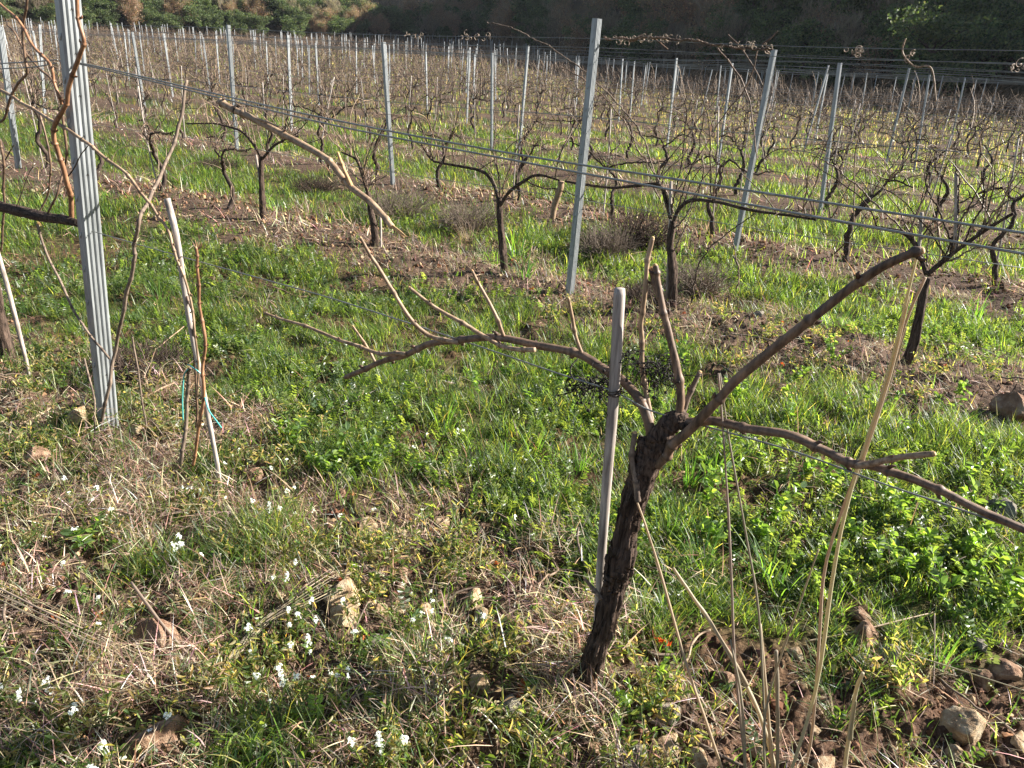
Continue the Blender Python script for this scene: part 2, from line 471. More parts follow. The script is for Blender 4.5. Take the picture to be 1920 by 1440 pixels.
def ribbons(mb, base, heading, lean, h, w, col, K=3, curl=1.0, twist=None, flat=False):
    """n thin blades: base (n,3), heading azimuth, lean from the vertical at the root, length, width, colour (n,3)"""
    n = len(base)
    if n == 0: return
    H = np.stack([np.cos(heading), np.sin(heading), np.zeros(n)], 1)
    if twist is None: twist = rng.uniform(-.5, .5, n)
    S = np.stack([-np.sin(heading + twist), np.cos(heading + twist), np.zeros(n)], 1)
    pos = base.copy(); ang = lean.copy(); vs = []
    for k in range(K + 1):
        f = k / K
        ww = w * (1 - f ** 1.6) * (.75 + .25 * min(1, f * 4)) + w * .04
        vs.append(pos - S * ww[:, None] * .5); vs.append(pos + S * ww[:, None] * .5)
        d = H * np.sin(ang)[:, None] + np.array([0, 0, 1.]) * np.cos(ang)[:, None]
        pos = pos + d * (h / K)[:, None]
        ang = ang + curl * rng.uniform(.4, 1.2, n) / K
    V = np.stack(vs, 1)                       # n, 2(K+1), 3
    b = np.arange(n)[:, None] * (2 * (K + 1))
    q = np.concatenate([np.stack([b[:, 0] + 2 * k, b[:, 0] + 2 * k + 1, b[:, 0] + 2 * k + 3, b[:, 0] + 2 * k + 2], 1) for k in range(K)])
    mb.add(V.reshape(-1, 3), q, None, np.repeat(col, 2 * (K + 1), 0))

def leaves(mb, base, d, up, L, W, col, fold=.25):
    """oval leaves: from base along d, opening about the normal up"""
    n = len(base)
    if n == 0: return
    d = d / (np.linalg.norm(d, axis=1)[:, None] + 1e-9)
    s = np.cross(d, up); s /= np.linalg.norm(s, axis=1)[:, None] + 1e-9
    nn = np.cross(s, d)
    L = L[:, None]; W = W[:, None]
    e = nn * W * fold
    V = np.stack([base, base + d * L * .3 + s * W * .46 + e, base + d * L * .7 + s * W * .42 + e, base + d * L - nn * L * .08,
                  base + d * L * .7 - s * W * .42 + e, base + d * L * .3 - s * W * .46 + e], 1)
    b = np.arange(n) * 6
    q = np.concatenate([np.stack([b, b + 1, b + 2, b + 3], 1), np.stack([b, b + 3, b + 4, b + 5], 1)])
    mb.add(V.reshape(-1, 3), q, None, np.repeat(col, 6, 0))

def rand_unit(n, zmin=-1):
    z = rng.uniform(zmin, 1, n); a = rng.uniform(0, 2 * math.pi, n); q = np.sqrt(1 - z * z)
    return np.stack([q * np.cos(a), q * np.sin(a), z], 1)

def mixcol(n, cols, weights=None, jit=.15):
    cols = np.array(cols); w = np.array(weights or [1] * len(cols), float); w /= w.sum()
    c = cols[rng.choice(len(cols), n, p=w)]
    return np.clip(c * np.exp(rng.normal(0, jit, (n, 1))) * np.exp(rng.normal(0, jit * .3, (n, 3))), .003, .9)

# ---------------------------------------------------------------- the ground, one sheet to the horizon
az = np.concatenate([np.arange(-180, -60, 4.0), np.arange(-60, -46, .6), np.arange(-46, 46, .15), np.arange(46, 60, .6), np.arange(60, 180, 4.0)])
rr = [.05, .3, .55]
while rr[-1] < 7: rr.append(rr[-1] * 1.0058)
while rr[-1] < 700: rr.append(rr[-1] * 1.03)
rr = np.array(rr)
A, RR = np.meshgrid(np.radians(az), rr)
X = RR * np.sin(A); Y = RR * np.cos(A)
Z = gz(X, Y)
g_, s_, b_ = masks(X, Y)
fine = (1 - smooth(5, 9, RR))
Z = Z + ((fbm(X * 22, Y * 22, 4, 71) - .5) * .034 + np.maximum(fbm(X * 38, Y * 38, 2, 77) - .52, 0) * .08) * fine * (1 - .5 * g_)
na, nr = len(az), len(rr)
i = np.arange(nr - 1)[:, None] * na; j = np.arange(na)[None]; j2 = (j + 1) % na
q = np.stack([i + j, i + na + j, i + na + j2, i + j2], -1).reshape(-1, 4)
_, AZ = polar(X, Y)
forest = np.clip((RR - edge(AZ)) / 2 + .5, 0, 1)
gg = np.clip(g_ * (.45 + .5 * smooth(3, 20, RR)), 0, 1)
# far off, dead grass and prunings cover most of the slope
gg = gg * (1 - .85 * smooth(22, 50, RR)); ss = np.clip(s_ * .75 + .6 * smooth(22, 50, RR), 0, 1)
mb = MB()
mb.add(np.stack([X, Y, Z], -1).reshape(-1, 3), q, None, np.stack([gg, ss, forest], -1).reshape(-1, 3))
ground = link("ground", mb.mesh("ground", MT['ground'], True, "mask"), None, kind="structure",
              label="red brown stony vineyard earth with grassy strips between the rows", category="ground")

def scatter(N, r0, r1, power, azlim=(-46, 46), nearaz=52):
    """N ground points, density falling as r**-power"""
    rs = np.linspace(r0, r1, 4000)
    pdf = rs * (np.maximum(rs, 2.0)) ** (-power)
    cdf = np.cumsum(pdf); cdf /= cdf[-1]
    r = np.interp(rng.random(N), cdf, rs)
    lim = np.where(r < 2.2, nearaz, 42)
    a = np.radians(rng.uniform(-1, 1, N) * lim)
    x = r * np.sin(a); y = r * np.cos(a)
    k = r < edge(np.degrees(a))
    return x[k], y[k], r[k]

GREENS = [(.050, .085, .022), (.082, .125, .030), (.14, .18, .042), (.038, .065, .032), (.22, .23, .08)]
STRAWS = [(.42, .34, .23), (.33, .255, .175), (.22, .155, .105), (.54, .47, .36), (.12, .08, .055), (.35, .25, .19)]

def clear_of_stones(x, y):
    ok = np.ones(len(x))
    for (a_, b_, s_) in STONE_XY:
        ok = ok * ((x - a_) ** 2 + (y - b_) ** 2 > (s_ * .62) ** 2)
    return ok

# green blades
def blade_field(name, N, r0, r1, power, K, hr, wr, grow, thr=.12, label="", mats='leaf', cols=GREENS, wts=(3, 3, 2, 2, .7)):
    x, y, r = scatter(N, r0, r1, power)
    g, s, b = masks(x, y)
    cl = vnoise(x * 6, y * 6, 91) * .6 + vnoise(x * 17, y * 17, 92) * .5
    k = rng.random(len(x)) < (g * .93 + .05) * np.clip((cl - .36) * 3.6, .06, 1) * clear_of_stones(x, y)
    x, y, r, g, cl = x[k], y[k], r[k], g[k], cl[k]
    n = len(x)
    z = gz(x, y)
    patch = fbm(x * .8 + 3, y * .8, 3, 61)
    h = rng.uniform(hr[0], hr[1], n) * (.4 + 1.1 * patch) * (.35 + 1.15 * cl) * (1 + grow * np.maximum(r - 6, 0) * .3)
    w = rng.uniform(wr[0], wr[1], n) * (1 + grow * np.maximum(r - 5, 0))
    c = mixcol(n, cols, wts, .34)
    c = c * (.8 + .55 * fbm(x * .6, y * .6, 2, 66))[:, None]
    mb = MB()
    ribbons(mb, np.stack([x, y, z - .006], 1), rng.uniform(0, 2 * math.pi, n), rng.uniform(.05, .75, n), h, w, c, K, rng.uniform(.6, 1.3))
    return link(name, mb.mesh(name, MT[mats], False, True), None, kind="stuff", label=label, category="grass")

blade_field("grass", 400000, 1.0, 6.5, 1.2, 3, (.04, .14), (.0018, .0056), .0, label="short green grass covering the strips between the vine rows near the camera")
blade_field("grass_beyond", 380000, 6.2, 22, 1.3, 2, (.06, .17), (.0042, .0085), .05, label="bright grass between the vine rows in the middle distance")
blade_field("grass_distant", 230000, 20, 118, 1.35, 1, (.09, .2), (.02, .035), .02, label="thin grass and dead stems over the far vineyard slope",
            cols=[(.05, .08, .03), (.09, .12, .045), (.19, .165, .125), (.13, .11, .09)], wts=(2, 2, 3, 4))

# clover, vetch and other small leaves in sprays
def leaf_field(name, N, r0, r1, power, label, fronds=True):
    x, y, r = scatter(N, r0, r1, power)
    g, s, b = masks(x, y)
    pt = fbm(x * 1.6 + 40, y * 1.6, 3, 131)
    k = rng.random(len(x)) < g * smooth(.44, .60, pt) * 1.15 + .015
    x, y, r = x[k], y[k], r[k]
    n = len(x); z = gz(x, y)
    mb = MB()
    hd = rng.uniform(0, 2 * math.pi, n); el = rng.uniform(.5, 1.4, n)
    L = rng.uniform(.03, .085, n) * (1 + .03 * np.maximum(r - 5, 0))
    D = np.stack([np.cos(hd) * np.cos(el), np.sin(hd) * np.cos(el), np.sin(el)], 1)
    c0 = mixcol(n, [(.062, .098, .028), (.092, .135, .036), (.14, .175, .052), (.065, .095, .048)], None, .18)
    base = np.stack([x, y, z], 1)
    side = np.cross(D, np.array([0, 0, 1.])); side /= np.linalg.norm(side, axis=1)[:, None]
    upn = np.cross(side, D)
    m_ = 5
    for j in range(m_):
        f = .35 + .65 * j / (m_ - 1)
        pos = base + D * (L * f)[:, None] + np.array([0, 0, 1.]) * (L * .12 * f)[:, None]
        for s_ in (-1, 1):
            dd = side * s_ + D * .35 + rng.normal(0, .2, (n, 3))
            ll = L * rng.uniform(.20, .32, n)
            leaves(mb, pos, dd, upn + rng.normal(0, .25, (n, 3)), ll, ll * .62, c0 * rng.uniform(.85, 1.15, (n, 1)))
    # the stalks
    ribbons(mb, base, hd, 1.57 - el, L, np.full(n, .0016), c0 * .8, 1, 0)
    return link(name, mb.mesh(name, MT['broad'], False, True), None, kind="stuff", label=label, category="ground cover")
leaf_field("clover_cover", 50000, 1.1, 8.5, 1.2, "low green vetch and clover leaves mixed into the grass")

# straw and dry litter
def straw_field(name, N, r0, r1, power, K, lr, wr, label, grow=0.0):
    x, y, r = scatter(N, r0, r1, power)
    g, s, b = masks(x, y)
    cl = fbm(x * 5, y * 5, 3, 151)
    k = rng.random(len(x)) < np.clip(s * 1.0 + .13, 0, 1) * np.clip((cl - .40) * 3.6, .07, 1) * np.where(r > 3.6, .35 + .65 * smooth(.42, .56, fbm(x * 2.2, y * 2.2, 3, 191)), 1) * (1 - .55 * b) * clear_of_stones(x, y)
    x, y, r = x[k], y[k], r[k]; n = len(x)
    z = gz(x, y) + rng.random(n) ** 2 * (.03 + .09 * smooth(.5, .7, fbm(x * 1.7, y * 1.7, 2, 171)))
    mb = MB()
    hd = rng.normal(2.4, 1.1, n)
    L = rng.uniform(lr[0], lr[1], n) * rng.uniform(.4, 1.1, n)
    w = rng.uniform(wr[0], wr[1], n) * (1 + grow * np.maximum(r - 5, 0))
    lean = np.where(rng.random(n) < .8, rng.normal(1.42, .16, n), rng.uniform(.2, 1.2, n))
    ribbons(mb, np.stack([x, y, z], 1), hd, lean, L, w, mixcol(n, STRAWS, (1.8, 2.6, 3, 1.1, 4, 2), .45), K, rng.uniform(.2, .6), rng.uniform(-1.5, 1.5, n))
    return link(name, mb.mesh(name, MT['straw'], False, True), None, kind="stuff", label=label, category="straw")
straw_field("straw_litter", 400000, 1.0, 7.5, 1.15, 3, (.03, .17), (.0014, .0048), "dead straw and mown stems matted on the soil near the camera")
straw_field("straw_litter_beyond", 150000, 6.8, 24, 1.3, 2, (.08, .26), (.005, .013), "pale straw lying along the further vine rows", .05)

# crumbs of earth and gravel
def ico(sub):
    import bmesh
    b = bmesh.new(); bmesh.ops.create_icosphere(b, subdivisions=sub, radius=1)
    v = np.array([p_.co[:] for p_ in b.verts]); f = np.array([[q_.index for q_ in fc.verts] for fc in b.faces]); b.free()
    return v, f
IV, IF = ico(1)
x, y, r = scatter(75000, 1.0, 11, 1.3)
g, s, b = masks(x, y)
k = rng.random(len(x)) < np.clip(.2 + s * .5 + b * .8 - g * .5, .04, 1)
x, y = x[k], y[k]; n = len(x)
sz = (.0022 + rng.random(n) ** 4 * .014) * (1 + .12 * np.maximum(np.hypot(x, y) - 3, 0))
V = IV[None] * (1 + rng.normal(0, .16, (n, len(IV), 1)))
ca, sa = np.cos(rng.uniform(0, 6.28, n)), np.sin(rng.uniform(0, 6.28, n))
V = V * rng.uniform(.55, 1.2, (n, 1, 3)) * sz[:, None, None]
V = V + np.stack([x, y, gz(x, y) + sz * .3], 1)[:, None]
mb = MB()
mb.add(V.reshape(-1, 3), None, (IF[None] + (np.arange(n) * len(IV))[:, None, None]).reshape(-1, 3),
       np.repeat(mixcol(n, [(.12, .06, .035), (.20, .12, .07), (.34, .25, .15), (.09, .05, .03)], (3, 3, 1.5, 2), .2), len(IV), 0))
link("gravel", mb.mesh("gravel", leafy("earth_crumb", 0.0, .95, (1, 1, 1), .1), False, True), None, kind="stuff", label="crumbs of reddish earth and gravel strewn over the soil", category="gravel")

# ================================================================ OBJECTS
class Thing:
    """an Empty at the thing's base; parts are given in world coordinates and stored relative to it"""
    def __init__(s, name, base, label, cat, group=None, rz=0):
        kw = dict(label=label, category=cat)
        if group: kw['group'] = group
        s.base = np.array(base, float); s.e = empty(name, base, rz, **kw)
    def part(s, name, mb, m_, smooth_=True, col=True, parent=None, label=None):
        for v in mb.v: v -= s.base
        o = link(name, mb.mesh(name, m_, smooth_, col), parent or s.e)
        if label: o['label'] = label
        return o

def single(name, mb, m_, base, label, cat, group=None, smooth_=True, col=True):
    base = np.array(base, float)
    for v in mb.v: v -= base
    o = link(name, mb.mesh(name, m_, smooth_, col), None, label=label, category=cat)
    o.location = tuple(base)
    if group: o['group'] = group
    return o

ORD = ["first", "second", "third", "fourth", "fifth", "sixth", "seventh", "eighth", "ninth", "tenth", "eleventh", "twelfth",
       "thirteenth", "fourteenth", "fifteenth", "sixteenth", "seventeenth", "eighteenth", "nineteenth", "twentieth"]
def nth(i):
    i += 1
    return ORD[i - 1] if i <= 20 else "%d%s" % (i, {1: "st", 2: "nd", 3: "rd"}.get(i % 10 if i % 100 not in (11, 12, 13) else 0, "th"))

def pix(row, pts):
    """[(px, py, off), ...] -> world points on a vine row; off is the distance behind the row's plane"""
    return np.array([on(p_[0], p_[1], row, p_[2] if len(p_) > 2 else 0.0) for p_ in pts])

# ---------------------------------------------------------------- steel posts
ROWDIR = np.array([.821, -.571, 0]); ROWN = np.array([-.571, -.821, 0])   # along the rows; towards the camera side
def post_profile(w, d, th=.0028):
    """outline of an open channel: ribbed web facing +x (along the row), flanges running back"""
    h = w / 2
    o = [(-d * .5, -h + .010), (-d * .5, -h), (d * .30, -h), (d * .5, -h * .80)]
    for k in range(3):
        c = (k - 1) * h * .50
        o += [(d * .5, c - h * .17), (d * .5 - .006, c - h * .09), (d * .5 - .006, c + h * .09), (d * .5, c + h * .17)]
    o += [(d * .5, h * .80), (d * .30, h), (-d * .5, h), (-d * .5, h - .010)]
    o = np.array(o)
    inner = o.copy()
    # shrink towards the inside
    inner[:, 0] = np.where(o[:, 0] > -d * .45, o[:, 0] - th * np.where(o[:, 0] > d * .25, 1, 0), o[:, 0] + th)
    inner[:, 1] = np.sign(o[:, 1]) * np.maximum(np.abs(o[:, 1]) - th * (np.abs(o[:, 1]) > h * .75), 0) if th else o[:, 1]
    inner[0] = (-d * .5 + th, -h + .010); inner[-1] = (-d * .5 + th, h - .010)
    return o, inner

def post_mesh(base, top, w, d, rx, detail=True):
    """rx: unit vector of local +x (web normal)"""
    mb = MB()
    base = np.array(base, float); top = np.array(top, float)
    ax = top - base; L = np.linalg.norm(ax); ax /= L
    rx = np.array(rx, float); rx -= ax * (rx @ ax); rx /= np.linalg.norm(rx); ry = np.cross(ax, rx)
    if detail:
        o, i_ = post_profile(w, d)
        loop = np.vstack([o, i_[::-1]])
    else:
        loop = np.array([(-d / 2, -w / 2), (d / 2, -w / 2), (d / 2, -w * .12), (d * .3, 0), (d / 2, w * .12), (d / 2, w / 2), (-d / 2, w / 2)])
    m_ = len(loop)
    lv = [0, 1]
    V = np.concatenate([(base + ax * (L * f)) + loop[:, :1] * rx + loop[:, 1:] * ry for f in lv])
    k = np.arange(m_); k2 = (k + 1) % m_
    mb.add(V, np.stack([k, k2, k2 + m_, k + m_], 1))
    if detail:
        h_ = len(o)
        kk = np.arange(h_ - 1)
        q = np.stack([m_ + kk, m_ + kk + 1, m_ + (m_ - 2 - kk), m_ + (m_ - 1 - kk)], 1)
        mb.add(V, q)   # top rim
    else:
        mb.add(V, None, [(m_, m_ + k_, m_ + k_ + 1) for k_ in range(1, m_ - 1)])
    return mb, ax, rx, ry

def disc(mb, c, nrm, r, n=12, thick=.0015):
    nrm = nrm / np.linalg.norm(nrm); tube(mb, [c - nrm * thick, c + nrm * thick], r, n)

def steel_post(base, top, w, d, label, group, rx=ROWDIR, slots=True, detail=True):
    t_ = Thing("trellis_post", base, label, "post", group)
    b0 = base - (top - base) / np.linalg.norm(top - base) * .12
    mb, ax, rx, ry = post_mesh(b0, top, w, d, rx, detail)
    t_.part("channel", mb, MT['steel'], False)
    L = np.linalg.norm(top - base)
    if slots:
        z = .28
        while z < L - .05:
            mb = MB(); disc(mb, base + ax * z + rx * d * .5 + ry * w * -.26 * 0, rx, .0036, 10, .0014)
            if int(z * 100) % 3: t_.part("punched_hole", mb, MT['hole'])
            mb = MB(); c = base + ax * (z + .05) - ry * (w * .5 + .001)
            tube(mb, [c + rx * -.004 - ax * .010, c + rx * .0 , c + rx * .006 + ax * .014], [.003, .0035, .0025], 6)
            t_.part("wire_hook", mb, MT['steel'])
            z += .148
    return t_

def upright(pt, pb):
    """a leaning post from its foot and top in the photograph"""
    b = hit(*pb); dirn = b[:2] / np.linalg.norm(b[:2]); d = ray(*pt)
    t = (b[:2] @ dirn) / (d[:2] @ dirn); T = d * t; T[2] += EYE
    return b, T

# the post beside the camera
pb = on(207, 812, 1, .0); pb[2] = gz(pb[0], pb[1])
pt = on(128, 0, 1, .0); pt = pb + (pt - pb) * 1.16
steel_post(pb, pt, .078, .040, "tall grey galvanised ribbed steel post at the left with a brown cane crossing it", "steel trellis posts")
CAN = [((1120, 35), (1068, 552), .068, "leaning grey steel post in the second row, its top against the dark wood"),
       ((1452, 93), (1377, 475), .066, "steel post behind and right of the tallest middle post, leaning right"),
       ((1575, 118), (1538, 399), .066, "steel post right of centre, standing between two tangled vines"),
       ((428, 47), (445, 282), .062, "bright steel post standing clear above the vines left of centre"),
       ((248, 60), (274, 217), .062, "slim steel post just right of the big near post, leaning left"),
       ((0, 50), (35, 315), .068, "steel post at the left edge of the picture, leaning left"),
       ((719, 79), (737, 345), .062, "steel post behind a dark trunk in the upper middle"),
       ((923, 99), (922, 279), .058, "upright steel post in the middle, left of the tall leaning post"),
       ((1705, 128), (1660, 312), .060, "steel post leaning right, left of the vine with a curling top shoot"),
       ((1743, 140), (1713, 325), .056, "steel post with a bare shoot arching over its top"),
       ((1810, 145), (1778, 285), .058, "steel post near the right edge leaning right")]
hand = [pb[:2]]
for (a, b, w, lab) in CAN:
    B, T = upright(a, b)
    steel_post(B, T, w, w * .6, lab, "steel trellis posts", slots=np.hypot(*B[:2]) < 9)
    hand.append(B[:2])
hand = np.array(hand)

# rows behind: where vines and posts may stand
def row_line(k, s):
    """point at s metres along row k (k = 3 is the third row), s grows to the right"""
    c = C3 + ROWSP * (k - 3)
    d = np.array([N3[1], -N3[0]])
    return N3 * c + d * s
def visible(p_, m_=40):
    r_, a_ = polar(p_[0], p_[1])
    return abs(a_) < m_ and r_ < edge(a_) - 2 and r_ > 3 and p_[1] > 0

far_posts = []
for k in range(3, 52):
    ph = random.uniform(0, 4.5)
    s = -150 + ph
    while s < 150:
        p_ = row_line(k, s) + rng.normal(0, .04, 2)
        if visible(p_, 36) and np.min(np.hypot(*(hand - p_).T)) > 2.0 and np.hypot(*p_) > 11: far_posts.append((np.hypot(*p_), k, p_))
        s += 6.4
far_posts.sort(key=lambda q_: q_[0])
variants = []
for v in range(5):
    mb, *_ = post_mesh((0, 0, -.1), (0, 0, 1.76 + .04 * v), .047, .032, ROWDIR, False)
    variants.append(mb.mesh("trellis_post", MT['steel'], False))  # shared by the posts behind
cnt = {}
lp = []
for n_, (r_, k, p_) in enumerate(far_posts):
    if n_ >= 285: break
    lp.append((k, math.degrees(math.atan2(p_[0], p_[1])), p_))
lp.sort(key=lambda q_: (q_[0], q_[1]))
for (k, a_, p_) in lp:
    i_ = cnt.get(k, 0); cnt[k] = i_ + 1
    if k <= 14: lab = "slim steel post in the %s vine row back, %s from the left" % (nth(k - 1), nth(i_))
    else: lab = "tiny distant steel post on the far slope behind the fourteenth row"
    o = link("trellis_post", variants[random.randrange(5)], None, label=lab, category="post", group="steel trellis posts" if k <= 14 else "tiny distant trellis posts")
    o.location = (p_[0], p_[1], float(gz(*p_))); o.rotation_euler = (rng.normal(.0, .035), rng.normal(0, .035), rng.normal(0, .15))
mb = MB()
for (r_, k, p_) in far_posts[285:]:
    z = float(gz(*p_)); tp = np.array([p_[0] + rng.normal(0, .05), p_[1], z + rng.uniform(1.6, 1.85)])
    m2, *_ = post_mesh((p_[0], p_[1], z - .1), tp, .05, .035, ROWDIR, False)
    mb.add(np.concatenate(m2.v[:1]), m2.q[0]); 
if mb.v: link("distant_posts", mb.mesh("distant_posts", MT['steel'], False), None, kind="stuff", label="mass of tiny pale posts on the farthest vineyard slope", category="posts")

# ---------------------------------------------------------------- wires
def wire(pts, rad, label, group="trellis wires", n=40, m_='wire'):
    mb = MB(); P = spline(pts, n); tube(mb, P, rad, 6, True)
    return single("trellis_wire", mb, MT[m_], P[0], label, "wire", group)
wire(pix(1, [(111, 113), (180, 124), (430, 182), (640, 228), (960, 288), (1280, 338), (1600, 388), (1920, 437), (2200, 480)]), .0026, "upper of the two taut wires running from the near post to the right edge")
wire(pix(1, [(111, 115, -.004), (180, 127), (430, 188), (640, 238), (960, 300), (1280, 360), (1600, 420), (1920, 476), (2200, 525)]), .0026, "lower of the two taut wires running from the near post to the right edge")
wire(pix(1, [(108, 112), (60, 116), (0, 119), (-90, 122)]), .0026, "upper wire leaving the near post towards the left edge")
wire(pix(1, [(108, 118), (60, 126), (0, 129), (-90, 134)]), .0026, "lower wire leaving the near post towards the left edge")
wire(pix(1, [(-60, 365), (60, 398), (145, 425), (300, 470), (470, 517), (640, 565), (900, 650), (1040, 698), (1150, 734, -.015), (1215, 768, -.01), (1290, 790), (1380, 815), (1500, 850), (1650, 905), (1800, 955), (1930, 1000), (2100, 1060)]),
     .0020, "single low wire crossing the picture behind the lone stake", n=80)
def rowwire(k, zz, off, lab, rad=.0017, s0=-60, s1=40):
    P = []
    for s in np.arange(s0, s1, 1.5):
        if k == 2: p_ = N2 * (C2 + off) + np.array([N2[1], -N2[0]]) * s
        else: p_ = row_line(k, s) + N3 * off
        if not visible(p_, 47): continue
        P.append((p_[0], p_[1], gz(*p_) * .6 + zz + .012 * math.sin(s * 1.4)))
    if len(P) > 3: wire(P, rad, lab, n=len(P) * 3)
for k in range(2, 11):
    rn = nth(k - 1)
    rad = .0024 if k < 4 else .003 if k < 7 else .004
    rowwire(k, 1.80, .0, "topmost wire of the %s vine row back" % rn, rad)
    rowwire(k, 1.74, .03, "wire just under the topmost one of the %s row back" % rn, rad)
    rowwire(k, 1.28, .02, "middle wire of the %s vine row back" % rn, rad)
    rowwire(k, .70, -.01, "lowest wire of the %s vine row back, carrying the old arms" % rn, rad)

# ---------------------------------------------------------------- the vine in front
base = on(1098, 1300, 1); base[2] = gz(base[0], base[1])
V = Thing("grapevine", base, "pruned old grapevine with long cut canes beside the lone stake in front", "grapevine", "grapevines")
def bark_tube(pts, rad, n=90, sides=36, rough=.34, ridges=.10):
    mb = MB(); P = spline(pts, n); u = np.linspace(0, 1, n)
    r_ = np.interp(u, np.linspace(0, 1, len(rad)), rad)
    r_ = r_ * (1 + .10 * (fbm(u * 9, u * 0 + 3, 3, 5) - .5) * 2)
    P = P + np.vstack([np.zeros(3), rng.normal(0, 1, (n - 1, 3))]) * .0006
    tube(mb, P, r_, sides, True, rough=rough, ridges=ridges)
    return mb, P, r_
tp = pix(1, [(1090, 1345), (1100, 1290), (1112, 1235), (1134, 1170), (1152, 1105), (1163, 1050), (1176, 985), (1196, 915), (1210, 865), (1216, 825)])
tp[0, 2] = base[2] - .05
mb, P, r_ = bark_tube(tp, [.044, .034, .027, .026, .027, .031, .028, .027, .027, .021], 190, 48, .55)
trunk = V.part("trunk", mb, MT['bark'])
# loose strips of bark
mb = MB()
for k in range(170):
    i_ = random.randint(4, 165); L = random.randint(9, 24); a0 = random.uniform(0, 6.28)
    u_ = np.array([math.cos(a0), math.sin(a0) * .7, 0])
    seg = P[i_:min(i_ + L, 189)]
    lift = np.linspace(0, 1, len(seg)) ** 2 * random.uniform(.001, .012)
    st = seg + u_ * (r_[i_:i_ + len(seg)] * .98 + .001 + lift)[:, None]
    tube(mb, st, np.linspace(.0020, .0008, len(st)) * random.uniform(.5, 1.5), 4, col=np.array([1, .95, .9]) * random.uniform(.5, 1.9))
V.part("bark_strip", mb, MT['bark'], parent=trunk)
mb, P2, _ = bark_tube(pix(1, [(1196, 925), (1212, 880), (1228, 840), (1243, 812), (1262, 790), (1284, 778)]), [.026, .026, .027, .028, .022, .013], 60, 30, .4)
V.part("arm", mb, MT['bark'])
for (kx, ky, rad_) in [(1213, 832, .022), (1250, 795, .021), (1268, 785, .018), (1283, 797, .015), (1163, 1062, .026)]:
    c = on(kx, ky, 1, -.006)
    mb = MB(); th = _hash(np.arange(len(ico(2)[0])), np.full(len(ico(2)[0]), kx), 3)
    iv, if_ = ico(2); mb.add(iv * (rad_ * (.7 + .55 * th))[:, None] + c, None, if_)
    V.part("knot", mb, MT['bark'])
def vc(name, row, pts, r0, r1, m_, nodes=None, sides=12, thing=None, jit=.0, cut=True, n=None):
    r0 *= .76; r1 *= .76
    mb = MB(); S = cane(mb, pix(row, pts), r0, r1, sides=sides, nodes=nodes, jit=jit, n=n)
    o = (thing or V).part(name, mb, MT[m_])
    if cut:
        mb = MB(); dd = S[-1] - S[-2]; dd /= np.linalg.norm(dd)
        tube(mb, [S[-1] - dd * .001, S[-1] + dd * .004], [r1 * .93, r1 * .6], 10)
        (thing or V).part("cut_end", mb, MT['cut'], parent=o)
    # small buds at the joints
    return o
vc("cane", 1, [(1226, 850), (1218, 800), (1200, 752, .01), (1165, 712, .03), (1130, 690, .035), (1085, 665, .03), (1010, 648, .02), (930, 632), (860, 640), (800, 645), (755, 668), (705, 682), (648, 708)],
   .0165, .0105, 'cane', [.16, .30, .43, .58, .66, .78, .87, .945])
vc("shoot", 1, [(1093, 668, .03), (1080, 632, .02), (1072, 590), (1066, 560, -.02)], .0062, .0048, 'cane_pale')
vc("shoot", 1, [(944, 630), (925, 585, -.02), (905, 545, -.03), (885, 508, -.05)], .0068, .005, 'cane_pale')
vc("shoot", 1, [(1003, 656, -.01), (970, 656, -.015), (930, 642, -.02), (870, 608, -.05), (820, 578, -.07), (768, 540, -.1)], .0088, .0055, 'cane_pale')
vc("shoot", 1, [(860, 643, -.01), (810, 632, -.02), (775, 602, -.05), (745, 562, -.07), (708, 498, -.1), (676, 447, -.13)], .0088, .0058, 'cane_pale')
vc("shoot", 1, [(760, 664, -.01), (710, 662, -.015), (655, 643, -.03), (580, 615, -.05), (497, 587, -.08)], .0085, .0055, 'cane_pale')
vc("shoot", 1, [(704, 680), (688, 650), (662, 612, -.03)], .0055, .0040, 'cane_pale')
vc("spur", 1, [(1222, 790, .01), (1211, 740, .02), (1204, 690, .02), (1205, 640, .02), (1200, 605, .01), (1209, 545), (1216, 490), (1223, 447)], .0088, .0068, 'cane_pale', [.2, .42, .62, .86])
vc("spur", 1, [(1270, 785), (1275, 745), (1266, 680), (1254, 620), (1244, 575), (1232, 525), (1229, 498)], .0132, .0085, 'cane', [.25, .62, .9])
vc("spur", 1, [(1238, 560), (1228, 530, .01), (1222, 503, .015)], .0115, .0095, 'cane')
vc("spur", 1, [(1282, 770, .03), (1292, 740, .04), (1312, 698, .06)], .0095, .0075, 'cane_grey')
vc("cane", 1, [(1232, 872, -.01), (1262, 836, -.02), (1300, 800, -.03), (1338, 755, -.04), (1380, 711, -.04), (1450, 655, -.045), (1520, 603, -.05), (1566, 562, -.05), (1612, 524, -.06), (1662, 496, -.07), (1728, 470, -.08)],
   .0160, .0100, 'cane', [.055, .10, .32, .60, .80, .985])
vc("cane", 1, [(1262, 792), (1300, 790), (1342, 790), (1400, 805), (1480, 815), (1540, 840), (1590, 868), (1640, 873), (1700, 893), (1760, 920), (1830, 955), (1935, 1000), (2050, 1050)],
   .0150, .0095, 'cane', [.10, .24, .40, .50, .62, .75], cut=False)
vc("shoot", 1, [(1606, 874, -.01), (1640, 868, -.015), (1690, 857, -.02), (1750, 851, -.03)], .0088, .0078, 'cane_pale')
vc("spur", 1, [(1196, 940, -.03), (1190, 900, -.03), (1187, 860, -.03), (1190, 812, -.03)], .0100, .0088, 'cane_grey')
vc("spur", 1, [(1128, 1122, -.02), (1112, 1104, -.03), (1096, 1084, -.045)], .0085, .0055, 'cane_grey')
